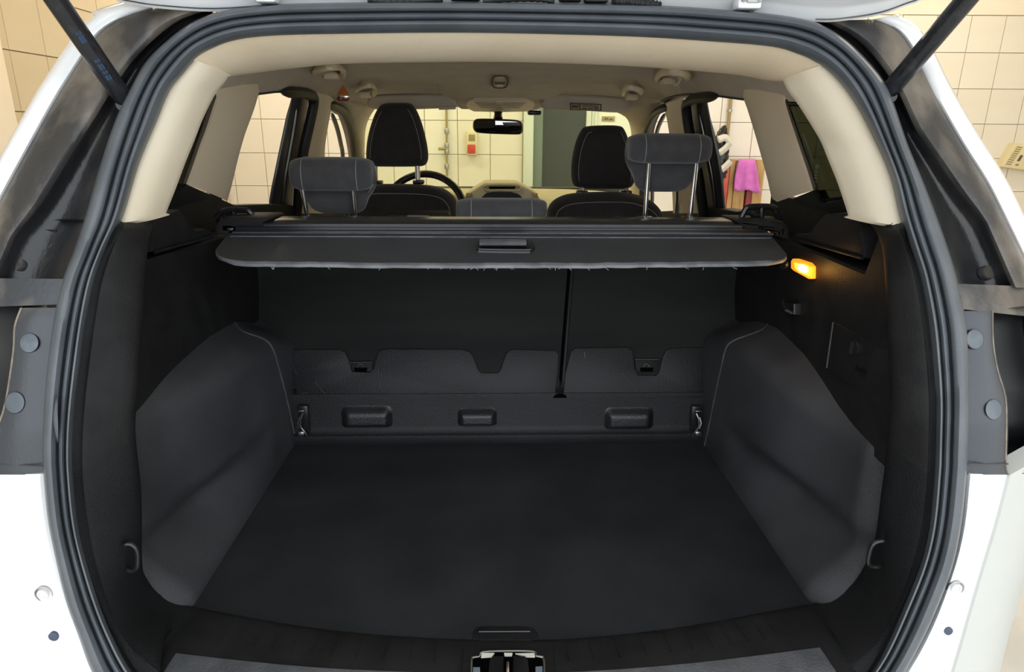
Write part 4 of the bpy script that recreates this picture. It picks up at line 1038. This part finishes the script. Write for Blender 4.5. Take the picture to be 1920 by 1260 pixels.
# ---------------- rear seat backs
def sb(X, z, d=0.0): return Vector((X, 1.535+(z-.85)*.36-d, z))         # seat back carpet plane
def onsb(x, y, d=0.0): return isect(x, y, lambda P: P.y-(1.535+(P.z-.85)*.36)+d)
sp0 = onsb(1067, 500).x; sp1 = onsb(1049, 745).x
def splitx(z): return sp1+(sp0-sp1)*(z-.85)/(onsb(1067, 500).z-.85)
def rear_back(xa, xb, lab, name='rear_seat_back'):
    t = thing(name, lab, 'seat back', (((xa(.9)+xb(.9))/2), 1.56, .85), group='rear seat backs')
    rows = []
    prof = [(.857, .0, .0), (.857, .10, .0), (1.0, .115, 0), (1.15, .125, 0), (1.215, .12, 0), (1.236, .10, 0), (1.246, .06, 0), (1.240, .02, 0), (1.225, .003, 0), (1.20, 0, 0), (1.1, 0, 0), (1.0, 0, 0), (.90, 0, 0), (.862, 0, 0)]
    def sec(k, e): return [Vector((xa(z)+(xb(z)-xa(z))*k, sb(0, z).y+d*1.0, z)) for z, d, _ in prof]
    ks = [0, .003, .5, .997, 1]
    bm = loft([sec(k, 0) for k in ks], closed_v=True, caps=True)
    bmesh.ops.triangulate(bm, faces=[f for f in bm.faces if len(f.verts) > 4])
    finish('back_panel', bm, M['carpet_b'], t, angle=50)
    # fabric cushion on the front
    rows = []
    bm = bmesh.new(); mx = (xa(1.05)+xb(1.05))/2; wx = abs(xb(1.05)-xa(1.05))-.04
    box(bm, Vector((mx, sb(0, 1.05).y+.15, 1.03)), (wx, .09, .40), rot=Matrix.Rotation(-.34, 3, 'X'), bev=.035, seg=4); finish('cushion', bm, M['seatd'], t)
    return t
big = rear_back(lambda z: -.645, lambda z: splitx(z)-.0035, 'wide left section of the rear seat back, black carpeted, with two headrests')
sml = rear_back(lambda z: splitx(z)+.0045, lambda z: .655, 'narrow right section of the rear seat back, black carpeted, with raised headrest')
FL = [(533,656),(560,655),(638,655),(648,661),(655,678),(660,697),(694,698),(701,690),(706,666),(712,657),(722,654),(866,655),(880,659),(888,670),(897,694),(903,699),(934,699),(939,692),(947,668),(953,658),(964,655),(1042,657),(1048,664),(1046,700),(1040,744),(900,745),(558,745),(546,700)]
FR = [(1070,660),(1078,653),(1178,651),(1187,657),(1191,690),(1196,703),(1230,704),(1236,697),(1243,668),(1249,657),(1258,653),(1346,650),(1336,700),(1326,747),(1200,747),(1056,746),(1060,700)]
for t, px in ((big, FL), (sml, FR)):
    finish('lower_flap', plate([onsb(x, y, .006) for x, y in px], (0, .008, -.002), .0025), M['flap'], t)
for t, px in ((big, ((653,679),(699,678),(697,697),(661,697))), (sml, ((1189,673),(1236,673),(1231,697),(1193,697)))):
    o = finish('anchor_cover', plate([onsb(x, y, .007) for x, y in px], (0, .01, 0), .002), M['black'], t)
    a, b = onsb(px[0][0]+1, px[0][1]+1, .009), onsb(px[1][0]-1, px[1][1]+1, .009)
    finish('anchor_edge', tube([a, b], .0014, 6), M['metal'], o)
    cx = (px[0][0]+px[1][0])/2
    finish('anchor_slot', plate([onsb(x, y, .0095) for x, y in ((cx-12, 690), (cx+13, 690), (cx+11, 697), (cx-11, 697))], (0, .006, 0)), M['void'], o, smooth=False)
    finish('anchor_symbol', tube([onsb(x, y, .010) for x, y in ((cx-6, 688), (cx-3, 683), (cx+1, 682), (cx+6, 688))], .001, 6), M['clad_grey'], o)
for pxs in (((537,660),(546,680),(556,700)), ((590,716),(602,730),(613,744)), ((709,690),(710,708),(714,728)), ((566,738),(578,736))):
    finish('scratch', tube([onsb(x, y, .0072) for x, y in pxs], .0006, 5), M['clad_grey'], big)
for pxs in (((1096,660),(1097,672)), ((1112,678),(1124,676),(1122,690))):
    finish('scratch', tube([onsb(x, y, .0072) for x, y in pxs], .0006, 5), M['clad_grey'], sml)
# trimmed edge beside the split, dark gap foot
finish('edge_binding', tube([sb(splitx(z)+.008, z, .002) for z in (.87, .95, 1.05, 1.15, 1.22)], .004, 8), M['flap'], sml)
finish('split_notch', plate([onsb(x, y, .0075) for x, y in ((1037,746),(1040,741),(1047,737),(1054,737),(1061,741),(1063,746))], (0, .008, 0)), M['void'], big, smooth=False)
# headrests
def rear_headrest(parent, xc, W, Y, zt, zr, zp, posts, zbase, seams=True):
    P = [(-.040, zr), (-.050, zr+.012), (-.054, (zr+zt)/2), (-.048, zt-.018), (-.030, zt-.003), (0, zt), (.035, zt-.006), (.058, zt-.028), (.068, zr+.01), (.066, zp+.025), (.052, zp+.003), (.034, zp), (.020, zp+.022), (.010, zr-.006), (-.012, zr-.004)]
    if zp >= zr: P = P[:8]+[(.062, zr+.012), (.045, zr), (.02, zr-.002), (-.01, zr-.002)]
    prof = cr(P, 3, closed=True); cz = (zt+zr)/2
    rows = []
    for k in range(15):
        s = -1+2*k/14; s = math.copysign(1-(1-abs(s))**1.8, s) if abs(s) < 1 else s
        q = (1-abs(s)**5)**.5; q = .62+.38*q
        rows.append([Vector((xc+s*W/2*(1-(.24*sm((zr-z)/max(.01, zr-zp)) if zp < zr else 0)), Y+dy*q, cz+(z-cz)*q)) for dy, z in prof])
    bm = loft(rows, closed_v=True, caps=True); bmesh.ops.triangulate(bm, faces=[f for f in bm.faces if len(f.verts) > 4])
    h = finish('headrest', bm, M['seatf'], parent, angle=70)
    for sgn in (-1, 1):
        s = sgn*.66; q = .62+.38*(1-abs(s)**5)**.5; pts = []
        for dy, z in prof[:22]: pts.append(Vector((xc+s*W/2, Y+dy*q-.0006, cz+(z-cz)*q+(.0008 if z > cz else 0))))
        finish('stitching', tube(pts, .0010, 6), M['thread'], h)
    for (a, b) in posts:
        p0 = at(*a, Y=Y+.0); p1 = at(*b, Y=Y+.02); d = (p1-p0)
        finish('headrest_post', tube([p0-d*.25, p0, p1+d*.12], .0062, 12), M['chrome'], h)
        bm = bmesh.new(); box(bm, p1+Vector((0, 0, .001)), (.042, .03, .012), bev=.004); finish('post_guide', bm, M['blackg'], h)
    return h
Yh = 1.74
def zz(y, Y=Yh, x=940): return at(x, y, Y=Y).z
L0, L1 = at(538, 330, Y=Yh-.05).x, at(694, 330, Y=Yh-.05).x
rear_headrest(big, (L0+L1)/2, L1-L0, Yh, zz(294, x=616), zz(357, Y=Yh-.04, x=616), zz(398, Y=Yh+.05, x=616), (((567,352),(577,411)), ((661,352),(666,411))), 0)
L0, L1 = at(1185, 280, Y=Yh-.05).x, at(1340, 280, Y=Yh-.05).x
rear_headrest(sml, (L0+L1)/2, L1-L0, Yh, zz(250, x=1262), zz(305, Y=Yh-.04, x=1262), zz(358, Y=Yh+.05, x=1262), (((1217,300),(1209,411)), ((1306,300),(1293,411))), 0)
L0, L1 = at(854, 395, Y=Yh-.05).x, at(1027, 395, Y=Yh-.05).x
rear_headrest(big, (L0+L1)/2, L1-L0, Yh, zz(371), zz(420, Y=Yh-.04), zz(420, Y=Yh-.04)+.01, (), 0)
# release plate on the left section and folded fabric on the right
def onY(px, Y): return [at(x, y, Y=Y) for x, y in px]
o = finish('release_plate', plate(onY([(722,416),(728,402),(838,403),(846,416)], 1.70), (0, .06, .004), .003), M['black'], big)
finish('release_lever', plate(onY([(757,411),(764,403),(804,404),(808,411)], 1.69), (0, .03, 0), .003), M['blackg'], o)
bm = bmesh.new(); a = at(1135, 415, Y=1.69)
rows = [[at(1070+130*k/12, 419-(10+3*math.sin(k*.9))*math.sin(math.pi*k/12)**.6*(v if v < 1 else 1), Y=1.66+.10*v) for k in range(13)] for v in (0, .25, .5, .75, 1)]
finish('fabric_fold', loft(rows), M['seatd'], sml, solid=.006, angle=80)
# seat belt beside the right headrest
o = finish('seat_belt', loft([[at(1266, 300, Y=2.0), at(1274, 300, Y=2.0)], [at(1268, 340, Y=1.95), at(1275, 341, Y=1.95)], [at(1268, 375, Y=1.88), at(1275, 376, Y=1.88)], [at(1264, 412, Y=1.84), at(1272, 412, Y=1.84)]]), M['rubber2'], solid=.002)
tag(o, 'black seat belt webbing hanging behind the right rear headrest', 'seat belt')

# ---------------- retractable cargo cover
cc = thing('cargo_cover', 'black roller cargo cover spanning the boot, with grip handle and frayed edge', 'cargo cover', (0, 1.36, 1.24))
Yc = 1.385
x0 = at(440, 425, Y=Yc).x; x1 = at(1445, 428, Y=Yc).x
zc0 = at(940, 413, Y=Yc).z
prof = [(-.012, zc0-.034), (-.016, zc0-.028), (-.016, zc0-.020), (-.012, zc0-.0185), (-.012, zc0-.014), (-.018, zc0-.012), (-.018, zc0-.006), (-.010, zc0-.002), (.0, zc0), (.05, zc0+.001), (.07, zc0-.006), (.075, zc0-.03), (.04, zc0-.045), (0, zc0-.042)]
rows = [[Vector((x0+(x1-x0)*k/8, Yc+dy, z)) for dy, z in prof] for k in range(9)]
finish('cassette', loft(rows, closed_v=True, caps=True), M['cassette'], cc, angle=30)
for dz, mt in ((-.0095, M['metal']), (-.0245, M['cover_edge'])):
    finish('rail_line', tube([Vector((x0, Yc-.0175, zc0+dz)), Vector((x1, Yc-.0175, zc0+dz))], .0011, 6), mt, cc)
def blz(Y): return 1.2635-(1.36-Y)*.20
def onbl(x, y, d=0.0): return isect(x, y, lambda P: P.z-blz(P.y)-d, .7, 3)
random.seed(11)
edge = [(1445,441),(1456,454),(1468,468),(1475,476),(1476,482),(1470,488),(1455,491)]
bott = [(1440-20*k, 493.2+4.8*math.sin(math.pi*k/50)**.7+random.uniform(-.7, .7)) for k in range(0, 51)]
edge2 = [(424,487),(411,482),(404,475),(404,469),(413,457),(424,443),(430,437)]
outl = edge+bott+edge2
finish('blind_sheet', plate([onbl(x, y) for x, y in outl], (0, .0, -.004), 0), M['cover'], cc, angle=30)
# worn hem strip
hem = [(1474,481),(1469,487),(1455,490.5)]+bott+[(424,486.5),(411,481.5),(405,475)]
rows = []
for (x, y) in hem:
    wd = 5.0 if 430 < x < 1450 else 2
    p = onbl(x, y, .0004); q = onbl(x, y-wd, .0008)
    rows.append([p+Vector((0, -.0015, -.005)), p+Vector((0, -.002, -.001)), p+Vector((0, -.001, .0005)), q])
finish('worn_hem', loft(rows), M['cover_edge'], cc, angle=60)
for k in range(26):                                 # frayed threads
    x = random.choice([random.uniform(860, 1260), random.uniform(500, 1400)]); y = 497.5
    p = onbl(x, y)+Vector((0, -.002, -.003)); dx = random.uniform(-.008, .008)
    finish('loose_thread', tube([p, p+Vector((dx*.5, -.002, -.002)), p+Vector((dx, -.002, -.003-random.random()*.003))], .0004, 4), M['thread'], cc)
finish('blind_fold', tube([onbl(432, 443, .001), onbl(1446, 446.5, .001)], .0012, 6), M['cover_edge'], cc)
ho = finish('grip_plate', plate([onbl(x, y, .005) for x, y in cr([(893,463),(896,467),(905,469),(985,470),(996,468),(1003,463),(1001,456),(990,449),(905,447),(895,455)], 3, closed=True)], (0, 0, -.006), .002), M['blackg'], cc)
rows = []
for k in range(13):
    x = 899+88*k/12
    rows.append([onbl(x, 461.5, .006), onbl(x, 460, .014), onbl(x, 456, .019), onbl(x, 451, .019), onbl(x, 449, .014), onbl(x, 448, .006)])
finish('grip_handle', loft(rows, closed_v=True, caps=True), M['cover_edge'], ho, angle=60)
finish('grip_rim', tube([onbl(x, y, .006) for x, y in cr([(894,462),(898,466.5),(908,468),(985,469),(994,467),(1001,462)], 4)], .0022, 6), M['cassette'], ho)
# end caps with slots and brackets
for s, X0, X1, yt, yb in ((-1, 402, 500, 408, 441), (1, 1386, 1482, 414, 447)):
    a = at(X0, yb, Y=Yc-.02); b = at(X1, yt, Y=Yc-.02)
    if s < 0: px = [(405,420),(410,413),(417,409),(500,409),(507,412),(493,418),(493,424),(416,424),(416,432),(428,432),(428,440),(404,440),(402,430)]
    else: px = [(1383,414),(1470,416),(1477,422),(1480,430),(1480,448),(1466,446),(1454,440),(1454,439),(1467,439),(1467,431),(1395,430),(1393,424),(1380,416)]
    e = finish('end_cap', plate(onY(px, Yc-.022), (0, .10, 0), .003), M['black'], cc)
    px = [(415,425),(440,425),(440,433),(418,433)] if s < 0 else [(1441,431),(1468,432),(1466,440),(1441,439)]
    finish('end_slot', plate(onY(px, Yc-.016), (0, .01, 0)), M['void'], e, smooth=False)
    px = [(426,428),(437,428),(436,432),(426,432)] if s < 0 else [(1439,432),(1446,432),(1446,438),(1440,436)]
    finish('slide_pin', plate(onY(px, Yc-.022), (0, .02, 0), .001), M['metal'], e)
    # bracket loop on top
    if s < 0: lp = [(405,409),(416,398),(432,394),(455,394),(466,396),(476,408)]; st_ = [(438,394),(438,408)]; cr_ = [(420,404),(434,407)]
    else: lp = [(1387,414),(1395,398),(1402,389),(1425,387),(1450,389),(1456,400),(1462,414)]; st_ = [(1428,388),(1428,412)]; cr_ = [(1404,397),(1424,403)]
    br = finish('bracket_loop', tube([at(x, y, Y=Yc+.05) for x, y in cr(lp, 4)], .0065, 8), M['blackg'], cc)
    finish('bracket_post', tube([at(x, y, Y=Yc+.05) for x, y in st_], .006, 8), M['blackg'], br)
    finish('bracket_arm', tube([at(cr_[0][0], cr_[0][1], Y=Yc+.05), at((cr_[0][0]+cr_[1][0])/2, cr_[1][1]+1, Y=Yc+.05), at(cr_[1][0], cr_[1][1], Y=Yc+.05)], .006, 8), M['blackg'], br)
    bm = bmesh.new(); q0 = at(lp[0][0], 412, Y=Yc+.06); q1 = at(lp[-1][0], 412, Y=Yc+.06); box(bm, (q0+q1)/2+Vector((0, .02, -.004)), (abs(q1.x-q0.x), .05, .014), bev=.004); finish('bracket_foot', bm, M['black'], br)

# ================================================================== front cabin
def front_seat(hpx, bpx, Y, posts, lab, guides):
    t = thing('front_seat', lab, 'car seat', (at(bpx[0][0], 400, Y=Y).x, Y, .36), group='front seats')
    poly = [(p.x, p.z) for p in onY(cr(bpx, 4, closed=True), Y)]
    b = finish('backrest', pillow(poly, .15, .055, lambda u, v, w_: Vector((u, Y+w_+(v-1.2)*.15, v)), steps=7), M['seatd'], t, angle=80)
    ins = inset2(poly, .03); ins = [q for q in ins if q[1] > 1.05]
    finish('seam', tube([Vector((u, Y-.068+(v-1.2)*.15, v)) for u, v in ins], .0012, 6), M['thread'], b)
    bm = bmesh.new(); cx = sum(p[0] for p in poly)/len(poly)
    box(bm, Vector((cx, Y+.25, .62)), (.50, .42, .16), bev=.05, seg=4); finish('seat_base', bm, M['seatd'], t)
    bm = bmesh.new(); box(bm, Vector((cx, Y+.25, .44)), (.42, .38, .20), bev=.01); finish('seat_rail', bm, M['rubber2'], t)
    Yq = Y+.06
    poly = [(p.x, p.z) for p in onY(cr(hpx, 4, closed=True), Yq)]
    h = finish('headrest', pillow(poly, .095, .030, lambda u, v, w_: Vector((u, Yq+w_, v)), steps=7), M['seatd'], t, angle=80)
    zm = max(q[1] for q in poly); zn = min(q[1] for q in poly)
    for sg in (-1, 1):
        cxh = sum(q[0] for q in poly)/len(poly)
        ins = [q for q in inset2(poly, .022) if (q[0]-cxh)*sg > .045 and zn+.03 < q[1] < zm-.018]
        ins.sort(key=lambda q: q[1])
        if len(ins) > 2: finish('stitching', tube([Vector((u, Yq-.0455, v)) for u, v in ins], .0011, 6), M['thread'], h)
    for (a, b_) in posts:
        p0, p1 = at(*a, Y=Yq-.01), at(*b_, Y=Yq-.02)
        finish('headrest_post', tube([p0+(p0-p1)*.5, p1], .0095, 10), M['metal'] if False else mat('satin_post', (.62, .56, .55), .35, metal=.6), h)
    for (x, y) in guides:
        bm = bmesh.new(); box(bm, at(x, y, Y=Yq-.02), (.042, .04, .016), bev=.004); finish('post_guide', bm, M['blackg'], h)
    return t
front_seat([(722,194),(745,193),(768,194),(779,203),(790,228),(799,262),(803,290),(801,304),(793,311),(770,312.5),(720,312.5),(698,311),(689,303),(687,288),(690,258),(699,225),(710,202)],
           [(652,520),(646,440),(648,390),(660,360),(690,347),(745,345),(800,347),(832,354),(852,370),(861,395),(864,440),(858,520),(850,680),(660,680)], 2.60,
           (((703,302),(704,347)), ((782,302),(784,347))), 'dark fabric driver seat in front of the steering wheel, with tall headrest', ((707,342),(785,341)))
front_seat([(1100,237),(1130,235),(1160,236),(1170,243),(1180,268),(1186,295),(1190,330),(1186,346),(1176,353),(1150,354),(1110,354),(1088,352),(1075,346),(1071,325),(1073,295),(1080,265),(1090,244)],
           [(1030,520),(1026,440),(1024,405),(1032,382),(1052,368),(1080,362),(1130,360),(1180,362),(1212,372),(1232,386),(1244,410),(1246,450),(1240,520),(1228,680),(1040,680)], 2.50,
           (((1092,346),(1092,362)), ((1175,346),(1175,362))), 'dark fabric passenger seat in front of the dark glass doorway', ((1091,361),(1173,361)))
# steering wheel
sw = thing('steering_wheel', 'black steering wheel rim behind the driver headrest', 'steering wheel', (-.33, 3.1, .95))
top = at(797, 326, Y=3.13); R_ = .178; tl = math.radians(24)
cen = top+Vector((0, -math.sin(tl)*R_, -math.cos(tl)*R_))
def swp(a, r, d=0.0): return cen+Vector((math.cos(a)*r, math.sin(a)*math.sin(tl)*r+d*math.cos(tl), math.sin(a)*math.cos(tl)*r-d*math.sin(tl)))
finish('rim', tube([swp(2*math.pi*k/48, R_) for k in range(48)], .0165, 12, closed=True), M['blackg'], sw)
for a in (0, math.pi, -math.pi/2): finish('spoke', tube([swp(a, .05, .01), swp(a, R_)], .014, 8), M['blackg'], sw)
finish('hub', lathe([(.02, -.03), (.07, -.025), (.075, .0), (.06, .03), (.03, .06)], cen, (0, math.cos(tl), -math.sin(tl)), 20), M['black'], sw)
# dashboard
db = thing('dashboard', 'tan dashboard with central display hood under the windscreen', 'dashboard', (0, 3.5, .7))
prof = [(3.15, .70), (3.13, .95), (3.15, 1.06), (3.20, 1.105), (3.4, 1.135), (3.80, 1.150), (3.88, 1.14), (3.88, .70)]
rows = [[Vector((x, Y-.05*abs(x/.7)**3, z-.02*abs(x/.7)**4)) for Y, z in prof] for x in [-.70+.14*k for k in range(11)]]
finish('dash_top', loft(rows, closed_v=True, caps=True), M['dash'], db, angle=50)
hood = finish('display_hood', plate(onY(cr([(866,378),(869,370),(880,361),(905,345),(915,343),(965,343),(975,346),(1001,359),(1011,370),(1014,378)], 2), 3.22), (0, .20, .0), .010, seg=3), M['dash'], db)
finish('display_slot', plate(onY([(916,350),(967,350),(965,354),(918,354)], 3.217), (0, .01, 0)), M['void'], hood, smooth=False)
finish('slot_frame', tube(onY(cr([(909,348),(940,346.5),(973,348),(971,357),(940,357),(912,357)], 3, closed=True), 3.216), .004, 6, closed=True), M['dash'], hood)
finish('display_mouth', plate(onY([(900,373),(912,362),(925,360),(958,360),(972,364),(982,373)], 3.216), (0, .01, 0)), M['blackg'], hood, smooth=False)
for px in ([(874,362),(884,361),(883,369),(873,371)], [(998,361),(1008,362),(1009,371),(999,369)]):
    finish('air_vent', plate(onY(px, 3.214), (0, .01, 0), .002), M['brass'], hood)
# instrument cowl behind the wheel
bm = bmesh.new(); box(bm, Vector((-.34, 3.30, 1.13)), (.34, .20, .09), bev=.035, seg=3); finish('instrument_cowl', bm, M['dash'], db)
# rear-view mirror
rm = thing('rear_view_mirror', 'black framed rear-view mirror hanging at the top centre of the windscreen', 'mirror', at(933, 214, Y=2.98))
mp = [(887,229),(890,224),(900,222),(930,222.5),(965,224),(976,226.5),(980,233),(981,244),(978,250),(970,252.5),(930,251.5),(898,249.5),(889,245),(886.5,238)]
Ym = 2.94
poly = [(p.x, p.z) for p in onY(cr(mp, 3, closed=True), Ym)]
finish('mirror_housing', pillow(poly, .035, .012, lambda u, v, w_: Vector((u, Ym+.012+w_, v))), M['blackg'], rm, angle=60)
ins = inset2(poly, .009)
mg = finish('mirror_glass', plate([Vector((u, Ym-.0068+(u-.01)*.05+(1.47-v)*.10-.004, v)) for u, v in ins], (0, .004, 0)), M['mirror'], rm, smooth=False)
finish('mirror_stem', tube([at(934, 206, Y=2.99), at(934, 214, Y=2.98), at(934, 225, Y=2.965)], lambda t: .016+.006*abs(t-.5)*2, 10), M['blackg'], rm)
